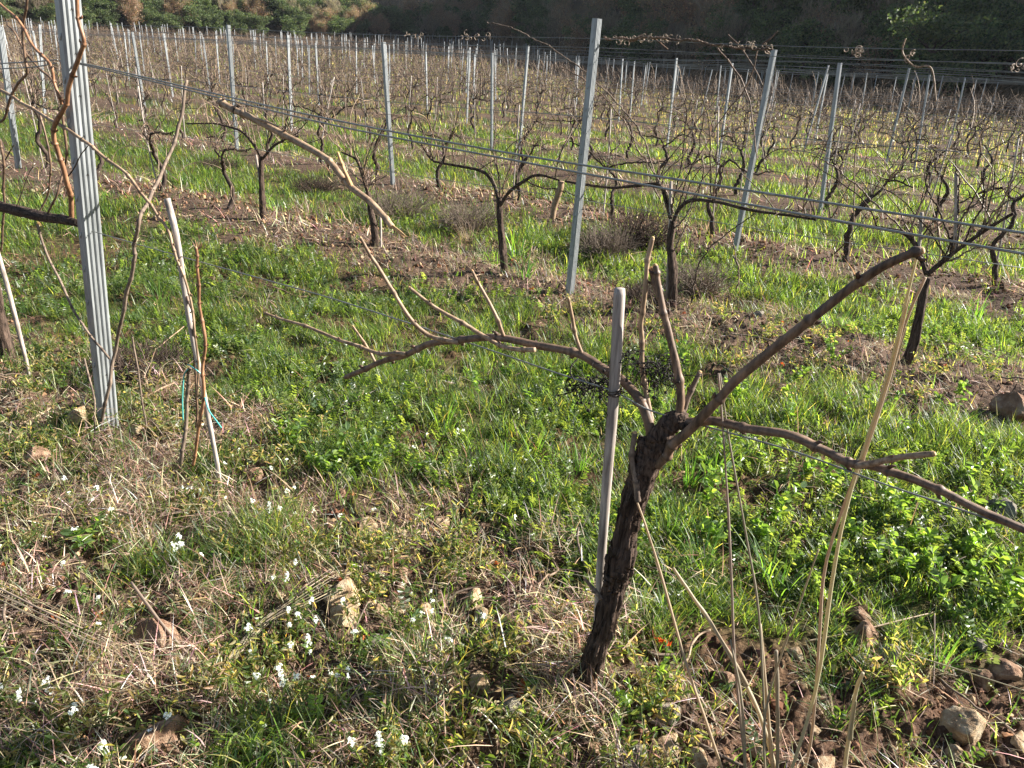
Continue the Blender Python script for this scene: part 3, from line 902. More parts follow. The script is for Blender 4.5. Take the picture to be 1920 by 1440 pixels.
def bunch(row, px, py, w, h, n, label, thing, off=.0):
    mb = MB()
    for k in range(n):
        p0 = on(px + random.uniform(-.4, .4) * w, py - h * .5 + random.uniform(0, .25) * h, row, off + random.uniform(-.02, .02))
        P = [p0]; d = rng.normal(0, 1, 3) + np.array([0, 0, -.9]); d /= np.linalg.norm(d)
        for j in range(random.randint(5, 12)):
            d = d + rng.normal(0, .55, 3) + np.array([0, 0, -.12]); d /= np.linalg.norm(d)
            P.append(P[-1] + d * .011)
        P = np.array(P); c_ = on(px, py, row, off); P = c_ + (P - c_) * np.array([1, 1, .9])
        tube(mb, P, np.linspace(.0014, .0008, len(P)), 4)
        if random.random() < .6:
            c = P[-1]; r_ = random.uniform(.0025, .0048)
            tube(mb, [c - [0, 0, r_], c - [0, 0, r_ * .5], c + [0, 0, r_ * .5], c + [0, 0, r_]], [r_ * .4, r_, r_, r_ * .4], 6)
    thing.part("dried_bunch", mb, MT['black'], label=label)
bunch(1, 1110, 745, 90, 80, 60, "black dried grape stalks left of the stake", V, .02)
bunch(1, 1235, 715, 80, 90, 46, "black dried grape stalks between the upright spurs", V, .03)
bunch(1, 1185, 680, 60, 50, 14, "black tendrils curling right of the stake", V, .02)
mb = MB()
tube(mb, spline(pix(1, [(1166, 705, -.02), (1170, 688, -.02), (1190, 682), (1215, 680, .01), (1228, 680, .01)]), 20), .0017, 5)
V.part("tendril", mb, MT['black']); mb = MB(); tube(mb, spline(pix(1, [(1084, 672), (1072, 685, -.02), (1070, 700, -.03), (1078, 716, -.03)]), 16), .0017, 5)
V.part("tendril", mb, MT['black'])

# stake beside it
sb = pix(1, [(1162, 541, -.012), (1156, 650, -.012), (1148, 780, -.008), (1138, 900, .01), (1128, 1040, .03), (1122, 1150, .045)])
st_ = sb[-1].copy() ; gr = st_ + (st_ - sb[-3]) / np.linalg.norm(st_ - sb[-3]) * .33; gr[2] = gz(gr[0], gr[1]) - .06
T_ = Thing("stake", (gr[0], gr[1], gr[2] + .06), "pale weathered round stake standing beside the front vine trunk", "stake", "wooden stakes")
mb = MB(); P = spline(np.vstack([sb, gr]), 60); tube(mb, P, np.interp(np.linspace(0, 1, 60), [0, .015, .4, .9, 1], [.0122, .0136, .0132, .0120, .0115]), 20, rough=.06)
pole = T_.part("pole", mb, MT['stake'])
mb = MB(); c = on(1151, 734, 1, -.012)
for k in range(3):
    a_ = np.linspace(0, 2 * math.pi, 18)
    tube(mb, c + np.stack([np.cos(a_) * .0165, np.sin(a_) * .0165, np.full(18, (k - 1) * .0035) + .004 * np.sin(a_ + k)], 1), .0013, 5)
tube(mb, spline([c + [.0, -.017, 0], c + [.012, -.025, .012], c + [.024, -.012, .004], c + [.020, 0, -.004]], 14), .0014, 5)
T_.part("wire_tie", mb, MT['bark'])

# torn cane hanging from the double wire
fb = pix(1, [(412, 189, -.03), (440, 207, -.03), (472, 222, -.03), (520, 245, -.03), (565, 270, -.03), (612, 300, -.03), (640, 330, -.03), (660, 352, -.03), (695, 380, -.03), (735, 425, -.03)])
T_ = Thing("hanging_cane", fb[0], "thick torn brown cane hanging at a slant from the double wire", "cane")
mb = MB(); cane(mb, fb, .0105, .0085, n=150, sides=12, nodes=[.02, .17, .36, .57, .70, .97]); kk = T_.part("stem", mb, MT['cane_pale'])
mb = MB(); cane(mb, pix(1, [(660, 352, -.03), (648, 325, -.035), (640, 305, -.04), (633, 285, -.045)]), .007, .0035, sides=8); T_.part("side_shoot", mb, MT['cut'])
mb = MB(); cane(mb, pix(1, [(468, 220, -.03), (500, 228, -.045), (522, 238, -.05)]), .004, .003, sides=6); T_.part("side_shoot", mb, MT['cane_pale'])
mb = MB()
for k in range(9): tube(mb, spline(pix(1, [(728 + random.uniform(-4, 4), 416 + random.uniform(-3, 3), -.03), (742, 430 + random.uniform(-3, 3), -.03), (752 + random.uniform(-5, 12), 440 + random.uniform(-8, 8), -.03)]), 8), [.004, .003, .003, .0025, .002, .002, .0015, .0006], 5)
T_.part("torn_end", mb, MT['cut'])
mb = MB(); c = fb[1]; a_ = np.linspace(0, 2 * math.pi, 16)
for k in range(3): tube(mb, c + np.stack([.004 * np.sin(a_) + k * .003, np.cos(a_) * .014, np.sin(a_) * .014 + .004], 1), .0012, 5)
T_.part("wire_tie", mb, MT['black'])

# ---------------------------------------------------------------- vine and canes at the left edge
lb = on(22, 705, 1, .05); lb[2] = gz(lb[0], lb[1])
LV = Thing("grapevine", lb, "vine at the left edge whose orange brown canes climb past the near post", "grapevine", "grapevines")
p0 = pix(1, [(30, 712, .05), (14, 660, .05), (-2, 600, .04), (-14, 520, .03), (-22, 430, .02), (-25, 385)]); p0[0, 2] = lb[2] - .05
mb, *_ = bark_tube(p0, [.042, .035, .032, .030, .030, .026], 80, 28); LV.part("trunk", mb, MT['bark'])
mb, *_ = bark_tube(pix(1, [(-30, 375), (5, 388), (45, 398), (90, 408), (120, 412), (146, 418)]), [.026, .022, .021, .019, .019, .015], 60, 22, .3); LV.part("arm", mb, MT['bark'])
def L_(pts, r0, r1, m_='cane_orange', **k): r0 *= .84; r1 *= .84; vc("cane", 1, pts, r0, r1, m_, thing=LV, cut=False, **k)
L_([(134, 408, .01), (132, 370), (126, 345, -.02), (118, 310, -.03), (108, 282, -.04), (101, 262, -.05), (103, 235, -.05), (116, 208, -.06), (124, 190, -.06), (128, 168, -.06), (138, 138, -.06), (150, 100, -.07), (156, 75, -.07), (150, 48, -.07), (146, 20, -.07), (143, -30, -.07)], .0165, .0100, nodes=[.08, .22, .31, .38, .52, .66, .78, .9])
L_([(116, 195, -.02), (110, 180, -.03), (102, 155, -.03), (97, 130, -.03), (88, 112, -.03), (62, 86, -.03), (45, 55, -.03), (30, 32, -.03), (5, 12, -.03), (-30, -20, -.03)], .0098, .0075)
L_([(114, 190, .0), (97, 150, .01), (74, 128, .01), (52, 105, .01), (38, 80, .01), (28, 62, .01), (14, 47, .01)], .0075, .0050, 'cane')
L_([(-20, 232), (8, 222), (20, 180), (34, 158), (50, 136), (48, 112), (43, 75), (45, 40), (50, 5), (54, -30)], .0088, .0075, 'cane')
L_([(-15, 160), (18, 178), (45, 195), (75, 212), (118, 238, -.05), (160, 265, -.06), (192, 292, -.05), (235, 325, -.04), (270, 368, -.03), (292, 398, -.02), (315, 432, -.02), (325, 465, -.03), (330, 480, -.03), (345, 520, -.03), (357, 560, -.02), (365, 620, -.02), (372, 690, -.02), (370, 745, -.02)], .0105, .0060, 'cane_pale')
L_([(74, 212, .05), (84, 250, .05), (95, 310, .05), (93, 340, .05), (88, 370, .05), (72, 400, .02)], .0075, .0055, 'cane')
L_([(117, 215, .04), (123, 260, .04), (124, 295, .04), (120, 320, .04), (113, 340, .02), (105, 370, 0), (88, 402)], .0085, .0065, 'cane')
L_([(0, 262), (6, 300), (7, 350), (8, 385), (5, 430), (2, 470)], .0088, .0075, 'cane')
L_([(10, 300), (18, 285), (26, 272)], .004, .003, 'bark_far')
L_([(128, 330, -.05), (142, 310, -.06), (153, 288, -.06), (166, 272, -.06)], .0040, .0028, 'bark_far')
L_([(25, 400), (40, 365), (52, 330), (62, 312)], .004, .0025, 'cane_grey')

# two thin dark canes crossing right of the post, and one at its foot
def loose(name, pts, r0, r1, m_, label, cat="cane", row=1, group=None, **k):
    P = pix(row, pts); mb = MB(); cane(mb, P, r0, r1, **k)
    return single(name, mb, MT[m_], P[-1], label, cat, group)
loose("cane", [(350, 150, .4), (340, 215, .35), (325, 270, .3), (300, 330, .2), (282, 370, .1), (262, 410, .0), (252, 460), (252, 490), (240, 540), (228, 600), (215, 660), (205, 720, -.04), (190, 790, -.06), (178, 842, -.07)], .0068, .0075, 'cane_grey', "long thin grey cane rising from the foot of the near post to the upper left", n=160)
loose("cane", [(70, 420, -.05), (85, 470, -.05), (112, 525, -.06), (140, 585, -.07), (170, 630, -.07), (205, 672, -.07)], .0055, .0050, 'cane_grey', "thin grey cane slanting down to the near post from the left")
loose("twig", [(158, 672, -.1), (175, 740, -.12), (178, 790, -.14), (175, 842, -.16)], .0042, .0035, 'cane_grey', "short upright twig left of the near post's foot", "twig")
loose("twig", [(248, 632), (258, 690), (268, 760), (275, 800)], .0040, .0035, 'cane_grey', "short upright twig right of the near post's foot", "twig")
S_ = Thing("stake", on(407, 870, 1), "thin pinkish grey stake with a green tie, right of the near post", "stake", "wooden stakes")
mb = MB(); P = spline(pix(1, [(313, 372), (330, 440), (344, 530), (357, 610), (375, 700), (392, 790), (409, 878)]), 70); P[-1][2] = gz(P[-1][0], P[-1][1]) - .03
tube(mb, P, np.linspace(.0118, .0088, 70), 14, rough=.1); S_.part("pole", mb, MT['stake'])
def tiestrip(pts):
    P = spline(pix(1, pts), 24); mb = MB(); w = np.array([.003, .001, 0]); 
    tube(mb, P, .0030, 4)
    return mb
for pp in ([(343, 788, -.02), (342, 745, -.02), (345, 705, -.02), (352, 692, -.02)], [(352, 683, -.02), (366, 692, -.03), (376, 700, -.02)], [(384, 745, -.02), (392, 770, -.03), (405, 788, -.03), (415, 802, -.03)]):
    S_.part("green_tie", tiestrip(pp), MT['tie'])
yb = on(372, 860, 1); yb[2] = gz(yb[0], yb[1])
YV = Thing("grapevine", yb, "young slender vine with an orange cane tied to the thin leaning stake", "grapevine", "grapevines")
vc("trunk", 1, [(333, 890, -.03), (342, 850, -.03), (350, 780), (352, 720), (356, 690, -.01)], .011, .009, 'cane_grey', thing=YV, cut=False)
vc("cane", 1, [(362, 872, -.02), (372, 810, -.02), (382, 740, -.02), (380, 680, -.02), (386, 645, -.02), (376, 590, -.02), (372, 540, -.02), (370, 500, -.02), (368, 465, -.02)], .0092, .0065, 'cane_orange', thing=YV)
vc("cane", 1, [(350, 555), (362, 590), (363, 640), (366, 700), (370, 760), (368, 800)], .006, .006, 'cane', thing=YV, cut=False)
mb = MB()
for k in range(5): tube(mb, spline(pix(1, [(368, 470), (365 + k * 3, 462), (362 + k * 4, 455 - random.uniform(0, 6))]), 6), [.003, .0028, .0024, .002, .0015, .001], 4)
YV.part("torn_end", mb, MT['cane_orange'])
loose("stake", [(-6, 470), (12, 530), (30, 600), (45, 660), (56, 704)], .0115, .0095, 'stake', "pale thin stake leaning at the left edge below the climbing canes", "stake", group="wooden stakes", nodes=[])

# ---------------------------------------------------------------- the second row, traced
def heap(row, pts, rad, n=50, sides=14, rough=.3): return bark_tube(pix(row, pts), rad, n, sides, rough)[0]
def vine2(label, trunk, arms, canes):
    b = on(*trunk[0], 2); b[2] = gz(b[0], b[1])
    T_ = Thing("grapevine", b, label, "grapevine", "grapevines")
    P = pix(2, trunk); P[0, 2] = b[2] - .04
    mb, *_ = bark_tube(P, np.linspace(.033, .022, 4), 60, 16, .35); T_.part("trunk", mb, MT['bark'])
    for a_ in arms:
        mb, *_ = bark_tube(pix(2, a_), np.linspace(.0145, .008, 4), 50, 10, .3); T_.part("arm", mb, MT['bark'])
    for _ in range(22):
        a_ = pix(2, random.choice(arms)); S = spline(a_, 20); p_ = S[random.randint(0, 19)]
        d = np.array([rng.normal(0, .45), rng.normal(0, .35), 1.0]); d /= np.linalg.norm(d); L = random.uniform(.15, .8); P = [p_]
        for j_ in range(8): d = d + rng.normal(0, .13, 3) + [0, 0, -.03]; d /= np.linalg.norm(d); P.append(P[-1] + d * L / 8)
        mb = MB(); r0 = random.uniform(.0035, .0058); cane(mb, P, r0, r0 * .45, n=26, sides=5)
        T_.part("cane", mb, MT[random.choice(['cane', 'cane_grey', 'cane_pale', 'bark_far'])])
    for k_, c_ in enumerate(canes):
        r0 = c_[0][3] if len(c_[0]) > 3 else .0075
        vc("cane", 2, c_, r0, r0 * .6, ('bark_far', 'cane', 'cane_grey')[k_ % 3], thing=T_, sides=7, cut=False, jit=.0015)
    return T_
VV = []
VV.append(vine2("dark vine with a pale stake close against its trunk, left of the hanging cane", [(494, 425), (492, 380), (490, 330), (490, 292)],
      [[(490, 300), (512, 275), (535, 262), (560, 255)], [(490, 295), (475, 270), (455, 248), (430, 238), (400, 232), (350, 232)]],
      [[(500, 285), (505, 250), (520, 215), (528, 180)], [(495, 280), (485, 240), (478, 190)], [(530, 262), (545, 225), (548, 195)], [(545, 258), (570, 235), (590, 200)], [(480, 275), (470, 230), (455, 190)], [(510, 272), (535, 240), (575, 225), (600, 190)], [(462, 252), (450, 215), (440, 180)], [(430, 240), (424, 200), (415, 160)], [(520, 268), (540, 262), (590, 262), (600, 240)]]))
VV.append(vine2("vine with a straight dark trunk in tall grass left of the middle post", [(946, 520), (943, 470), (938, 420), (935, 372)],
      [[(938, 385), (955, 360), (985, 338), (1010, 328), (1050, 338)], [(935, 375), (925, 345), (905, 322), (865, 312), (825, 305), (808, 298), (790, 270)]],
      [[(938, 375), (936, 330), (930, 295)], [(940, 370), (958, 320), (985, 250), (990, 235)], [(930, 350), (915, 320), (890, 300), (870, 270)], [(812, 298), (800, 262), (780, 230), (762, 200)], [(850, 308), (848, 270), (850, 230)], [(935, 345), (924, 280), (930, 240), (928, 205)], [(985, 338), (1020, 352), (1060, 362), (1120, 380)], [(870, 315), (872, 270), (862, 235)]]))
VV.append(vine2("big tangled vine just right of the leaning middle post", [(1264, 560), (1262, 510), (1256, 460), (1262, 415)],
      [[(1262, 420), (1272, 395), (1295, 376), (1340, 378), (1400, 392), (1450, 400), (1490, 405), (1530, 412)], [(1258, 410), (1250, 380), (1240, 350), (1225, 345), (1150, 352), (1090, 345), (1060, 340)]],
      [[(1258, 440), (1262, 360), (1275, 300), (1285, 230), (1288, 180)], [(1262, 400), (1240, 350), (1200, 290), (1180, 245), (1140, 190), (1085, 145), (1052, 124)],
       [(1235, 350), (1205, 262), (1170, 215), (1120, 168), (1060, 115), (1000, 82), (950, 58), (913, 42)], [(1270, 395), (1290, 330), (1310, 280), (1320, 210)], [(1300, 378), (1318, 330), (1316, 290)], [(1262, 430), (1290, 400), (1305, 370), (1330, 320), (1350, 300)], [(1340, 378), (1352, 330), (1360, 300)], [(1240, 380), (1220, 340), (1210, 290)], [(1262, 470), (1280, 440), (1296, 400)], [(1295, 570), (1305, 520), (1325, 470), (1360, 440), (1415, 400)], [(1380, 540), (1384, 515), (1378, 480), (1372, 440)]]))
VV.append(vine2("vine at the right with a forked head behind the long thick cane", [(1688, 698), (1708, 660), (1722, 600), (1738, 520)],
      [[(1738, 515), (1768, 490), (1800, 465), (1850, 430), (1900, 400)], [(1738, 515), (1726, 480), (1714, 455), (1690, 435), (1630, 425), (1560, 412), (1510, 402)]],
      [[(1760, 495), (1790, 440), (1820, 390), (1850, 330)], [(1770, 490), (1800, 480), (1815, 470), (1850, 462), (1930, 466)], [(1790, 472), (1810, 400), (1850, 360), (1885, 330)], [(1780, 480), (1790, 410), (1795, 360), (1792, 300)], [(1735, 510), (1738, 470), (1745, 420)], [(1820, 455), (1860, 420), (1900, 330)], [(1800, 465), (1838, 380), (1840, 320)], [(1714, 455), (1660, 400), (1600, 345), (1560, 310), (1520, 290)], [(1830, 440), (1880, 380), (1925, 360)], [(1790, 470), (1762, 400), (1740, 340), (1745, 300)]]))
VV.append(vine2("vine whose short trunk stands among stakes below the hanging cane", [(705, 470), (702, 430), (695, 395), (690, 360)],
      [[(690, 365), (680, 330), (668, 300), (640, 285)]],
      [[(700, 465), (708, 400), (705, 340), (706, 290)], [(692, 380), (684, 330), (680, 290)], [(696, 400), (690, 350), (720, 330), (728, 300)]]))
for (x0, y0, x1, y1, lab) in [(1258, 340, 1250, 560, "pale stake in the second row tight against the big tangled vine"), (480, 290, 498, 428, "thin pale stake touching the dark trunk left of the hanging cane"),
                              (931, 355, 942, 512, "thin stake against the straight trunk left of the middle post"), (712, 392, 714, 470, "slim reddish rod beside the short-trunked vine"),
                              (1728, 398, 1722, 470, "short grey stake above the forked vine at the right"), (1793, 325, 1790, 470, "thin grey stake above the right-hand end of the long arm")]:
    loose("stake", [(x0, y0), ((x0 + x1) / 2 + 1, (y0 + y1) / 2), (x1, y1)], .011, .010, 'stake', lab, "stake", row=2, group="wooden stakes", nodes=[], n=12)
# split tan stump between two vines
loose("stump", [(1052, 340), (1050, 355), (1040, 385), (1036, 410)], .026, .022, 'cane_pale', "split tan wooden stump between the middle post and the vine left of it", "stump", row=2, nodes=[])
# canes and curls along the top wire right of the middle post
mb = MB()
TW = Thing("wire_cane", on(1135, 70, 2), "reddish dead shoot twined along the top wire between the two leaning posts", "cane")
cane(mb, pix(2, [(1132, 68), (1165, 75), (1205, 72), (1250, 77), (1300, 80), (1345, 88), (1400, 90), (1448, 93)]), .0075, .006, sides=7, jit=.002)
cane(mb, pix(2, [(1180, 78), (1215, 70), (1235, 78), (1252, 92)]), .006, .004, sides=6)
cane(mb, pix(2, [(1345, 90), (1368, 118), (1390, 150), (1405, 190), (1412, 235), (1420, 300)]), .006, .0035, sides=6)
cane(mb, pix(2, [(1420, 95), (1412, 130), (1395, 170), (1370, 200), (1340, 240)]), .005, .0035, sides=6)
cane(mb, pix(2, [(1365, 65), (1385, 85), (1410, 120), (1430, 160)]), .005, .003, sides=6)
cane(mb, pix(2, [(1440, 98), (1428, 85), (1445, 72), (1458, 58)]), .006, .0035, sides=6)
TW.part("shoot", mb, MT['cane'])
def curls(x0, x1, y, n, thing=None, lab=None, row=2):
    mb = MB()
    for k in range(n):
        c = on(random.uniform(x0, x1), y + random.uniform(-5, 9), row, random.uniform(-.02, .02)); a_ = np.linspace(0, random.uniform(4, 9), 16)
        rr_ = np.linspace(.022, .006, 16) * random.uniform(.4, 1.2); ph = random.uniform(0, 6)
        m1 = MB(); tube(m1, c + np.stack([np.cos(a_ + ph) * rr_, .01 * np.sin(a_ * .5), np.sin(a_ + ph) * rr_ - a_ * random.uniform(-.001, .004)], 1), .0020, 4)
        if thing: thing.part("tendril", m1, MT['tendril'])
        else: mb.add(m1.v[0], m1.q[0], m1.t[0])
    if thing: return
    else: single("tendril_knot", mb, MT['tendril'], on((x0 + x1) / 2, y, row), lab, "tendrils", "dried tendrils on the top wire")
curls(1135, 1275, 72, 22, TW)
curls(1350, 1450, 85, 14, TW)
curls(1580, 1618, 95, 9, None, "pale curled tendrils on the top wire above the wood's dark foot")
curls(860, 930, 65, 9, None, "curled tendrils on the top wire left of the middle post")
curls(755, 790, 66, 5, None, "small curled tendrils on the top wire far left of the middle post")
curls(1895, 1935, 120, 7, None, "curled tendrils on the top wire at the right edge")
curls(1695, 1715, 100, 4, None, "lone curl on the top wire near the arching shoot")
loose("shoot", [(1698, 72), (1692, 95), (1700, 112), (1718, 125), (1740, 124), (1750, 140), (1755, 190)], .005, .0045, 'cane_pale', "pale bare shoot arching above the top wires at the right", "shoot", row=2)


# ---------------------------------------------------------------- vines of the rows behind
def vine_parts(lod):
    """one bare vine in its own space: x along the row; returns [(name, MB, material)]"""
    sd = (10, 6, 5) if lod == 0 else (6, 4, 3) if lod == 1 else (4, 3, 3)
    out = []
    H = random.uniform(.56, .72)
    w = rng.normal(0, .04, (5, 2)); w[0] = 0
    P = np.array([[w[i_, 0] + (i_ / 4) * random.uniform(-.06, .06), w[i_, 1], -.04 + (H + .04) * i_ / 4] for i_ in range(5)])
    n = 22 if lod == 0 else 8 if lod == 1 else 5
    SP = spline(P, n); SP[1:] += rng.normal(0, .006 if lod == 0 else .010, (n - 1, 3)) * [1, 1, .3]
    mb = MB(); tube(mb, SP, np.linspace(.027, .018, n) * random.uniform(.8, 1.15), sd[0], rough=.35 if lod == 0 else .1); out.append(("trunk", mb, 'bark_far'))
    arms = []
    for s in (-1, 1):
        if random.random() < .1: continue
        L = random.uniform(.40, .72); zt = .70
        A = np.array([P[-1], P[-1] + [s * .10, rng.normal(0, .02), random.uniform(.02, .12)], [s * L * .55, rng.normal(0, .03), zt + random.uniform(-.02, .10)], [s * L, rng.normal(0, .03), zt + rng.normal(0, .05)]])
        n = 20 if lod == 0 else 7 if lod == 1 else 4
        S = spline(A, n); S[1:-1] += rng.normal(0, .007 if lod == 0 else .014, (n - 2, 3)); arms.append(S)
        mb = MB(); tube(mb, S, np.linspace(.0125, .0065, n), sd[1], rough=.25 if lod == 0 else 0); out.append(("arm", mb, 'bark_far'))
    nc = random.randint(20, 28) if lod == 0 else random.randint(24, 34) if lod == 1 else 14
    for c in range(nc):
        S = arms[c % len(arms)] if arms and random.random() < .85 else np.array([P[-2], P[-1]])
        p0 = S[random.randint(0, len(S) - 1)]
        L = random.choice([random.uniform(.15, .45), random.uniform(.35, .8), random.uniform(.5, 1.15)])
        d = np.array([rng.normal(0, .55), rng.normal(0, .40), 1.0]); d /= np.linalg.norm(d)
        if random.random() < .16: d = np.array([random.choice([-1, 1]) * 1.0, rng.normal(0, .3), random.uniform(-.2, .5)]); d /= np.linalg.norm(d)
        k = 12 if lod == 0 else 6 if lod == 1 else 4
        pts = [p0]
        for i_ in range(k - 1):
            d = d + rng.normal(0, .20, 3) + [0, 0, -.04 if L < .8 else -.10]; d /= np.linalg.norm(d); pts.append(pts[-1] + d * L / (k - 1))
        r0 = random.uniform(.0038, .0064) * (1 if lod == 0 else 1.15 if lod == 1 else 1.7)
        mb = MB()
        if lod == 0: tube(mb, spline(pts, 26), cane_radii(26, r0, r0 * .45, []), sd[2])
        else: tube(mb, pts, np.linspace(r0, r0 * .5, k), sd[2], False)
        mt_ = random.choice(['bark_far', 'cane', 'cane_grey', 'cane_pale']) if lod == 0 else random.choice(['cane_pale', 'bark_far', 'cane_grey'])
        out.append(("cane", mb, mt_))
        if random.random() < .75 and lod < 2:
            q_ = np.array(pts[len(pts) // 2]); d2 = d + rng.normal(0, .6, 3); d2 /= np.linalg.norm(d2)
            mb2 = MB(); tube(mb2, [q_, q_ + d2 * .07, q_ + d2 * .15 + rng.normal(0, .01, 3)], [r0 * .6, r0 * .5, r0 * .3], sd[2], False)
            out.append(("twig", mb2, mt_))
    return out

protos = []
for v in range(6):
    e = link("grapevine", None, None, label="x", category="grapevine")
    last = None
    for (nm, mb, mt_) in vine_parts(0):
        last_o = link(nm, mb.mesh(nm, MT[mt_]), last if nm == "twig" else e)
        if nm == "cane": last = last_o
    protos.append([e, False])
def merged(lod):
    MM = [MT['bark_far'], MT['cane_pale'], MT['cane_grey'], MT['cane']]; KK = ['bark_far', 'cane_pale', 'cane_grey', 'cane']
    mb = MB()
    for (nm, m1, mt_) in vine_parts(lod):
        k_ = KK.index(mt_)
        off = 0
        for v_, q_, in zip(m1.v, m1.q + [None] * 9):
            mb.add(v_, q_, None, None, k_)
        if m1.t: 
            pass
    return mb, MM
mids = []
for v in range(9):
    mb, MM = merged(1); mids.append(mb.mesh("grapevine", MM))
LOWMB = [merged(2)[0] for _ in range(6)]

spots = []
for k in range(2, 52):
    ph = random.uniform(0, 1.3)
    s = -150 + ph
    while s < 150:
        if k == 2:
            dd_ = np.array([N2[1], -N2[0]]); p_ = N2 * C2 + dd_ * s
            if not (s < -6.6 and s > -60) or True and (s > -6.0): s += 1.35; continue
        else: p_ = row_line(k, s)
        s += 1.35 * random.uniform(.93, 1.07)
        if random.random() < .07 or not visible(p_, 37): continue
        spots.append((np.hypot(*p_), k, p_))
spots.sort(key=lambda q_: q_[0])
near = spots[:285]; NEAR_N = 46
near_set = [(k, math.degrees(math.atan2(p_[0], p_[1])), i_ < NEAR_N, p_) for i_, (r_, k, p_) in enumerate(near)]
near_set.sort(key=lambda q_: (q_[0], q_[1]))
cnt = {}
stk_n = {}
for (k, a_, isn, p_) in near_set:
    i_ = cnt.get(k, 0); cnt[k] = i_ + 1
    lab = "bare dark grapevine in the %s vine row back, %s from the left there" % (nth(k - 1), nth(i_))
    ang = math.atan2(-.6197, .7848) + rng.normal(0, .05) + random.choice([0, math.pi])
    z = float(gz(*p_))
    if isn:
        pr = random.choice(protos)
        if pr[1]: e = copy_tree(pr[0])
        else: e = pr[0]; pr[1] = True
        e['label'] = lab; e['group'] = "grapevines"
    else:
        e = link("grapevine", random.choice(mids), None, label=lab, category="grapevine", group="grapevines")
    e.location = (p_[0], p_[1], z); e.rotation_euler = (rng.normal(0, .03), rng.normal(0, .03), ang)
    sc_ = random.uniform(.92, 1.1); e.scale = (sc_, sc_, sc_ * random.uniform(.95, 1.08))
for pr in protos:
    if not pr[1]:
        for ch in list(pr[0].children_recursive): bpy.data.objects.remove(ch)
        bpy.data.objects.remove(pr[0])
mb = MB()
for (r_, k, p_) in spots[285:]:
    src = random.choice(LOWMB)
    ang = math.atan2(-.6197, .7848) + rng.normal(0, .08); ca, sa = math.cos(ang), math.sin(ang)
    Rm = np.array([[ca, -sa, 0], [sa, ca, 0], [0, 0, 1]]); z = float(gz(*p_))
    sc_ = random.uniform(.9, 1.15)
    for v_, q_, m_ in zip(src.v, src.q, src.qm):
        q0 = q_ - q_.min()
        mb.add(v_ @ Rm.T * sc_ + [p_[0], p_[1], z], q0, None, None, int(m_[0]))
link("distant_vines", mb.mesh("distant_vines", MM), None, kind="stuff", label="mass of small bare vines filling the far vineyard slope", category="vines")
print("vines", len(spots), "posts", len(far_posts))

# thin stakes beside some of the vines behind
stv = []
for v in range(4):
    mb = MB(); tb = rng.normal(0, .03, 2)
    tube(mb, spline([[0, 0, -.05], [tb[0] * .5, tb[1] * .5, .6], [tb[0] * 1.6, tb[1] * 1.6, 1.05 + .08 * v]], 8), np.linspace(.0095, .008, 8), 6); stv.append(mb.mesh("stake", MT['stake']))
sel = [(k, a_, p_) for (k, a_, isn, p_) in near_set if random.random() < (.7 if isn else .42)]
cnt = {}
for (k, a_, p_) in sel:
    i_ = cnt.get(k, 0); cnt[k] = i_ + 1
    o = link("stake", random.choice(stv), None, label="thin pale stake in the %s vine row back, %s from the left there" % (nth(k - 1), nth(i_)), category="stake", group="wooden stakes")
    q_ = p_ + np.array([.785, -.62]) * random.uniform(-.14, .14); o.location = (q_[0], q_[1], float(gz(*q_)))
    o.rotation_euler = (rng.normal(0, .07), rng.normal(0, .07), random.uniform(0, 6))

# ---------------------------------------------------------------- stones
IV3, IF3 = ico(5)
def stone_mesh(seed, sub=4, mat_='stone'):
    iv, if_ = (IV3, IF3) if sub == 4 else ico(sub)
    r_ = np.random.default_rng(seed)
    v = iv * np.array([1, r_.uniform(.6, .9), r_.uniform(.45, .75)])
    for k in range(16):                           # knock flat faces off
        n_ = r_.normal(0, 1, 3); n_ /= np.linalg.norm(n_); h = r_.uniform(.34, .74)
        d = v @ n_; v = v - np.maximum(d - h, 0)[:, None] * n_ * .93
    d = fbm(v[:, 0] * 3 + 9 + seed, v[:, 1] * 3 + v[:, 2] * 2.3, 3, seed) - .5
    d2 = fbm(v[:, 0] * 11 + seed, v[:, 1] * 11 + v[:, 2] * 9, 2, seed + 5) - .5
    v = v * (1 + .14 * d + .09 * d2)[:, None]
    mb = MB(); mb.add(v * .5, None, if_)
    return mb.mesh("stone", MT[mat_], True)
SM = {k: [stone_mesh(i_ * 7 + j_, 4, k) for i_ in range(5)] for j_, k in enumerate(['stone', 'stone2', 'stone3'])}
MK = ['stone', 'stone2', 'stone3']
def put_stone(x_, y_, z_, size, k, lab, grp, s_=None):
    o = link("stone", random.choice(SM[MK[k]]), None, label=lab, category="stone", group=grp)
    o.location = (x_, y_, z_ + size * .20); o.scale = (size * 1.3,) * 3
    o.rotation_euler = (rng.normal(0, .25), rng.normal(0, .25), random.uniform(0, 6.28))
taken = []
for (px, py, sz, k, lab) in STN:
    P = hit(px, py + sz * .28); d_ = np.linalg.norm(P - [0, 0, EYE]); size = sz / FPX * d_
    put_stone(P[0], P[1], P[2], size * .92, k, lab, "stones in the vineyard soil"); taken.append((P[0], P[1], size))
x, y, r = scatter(1500, 1.15, 8, 1.4)
g, s, b = masks(x, y)
c_ = 0
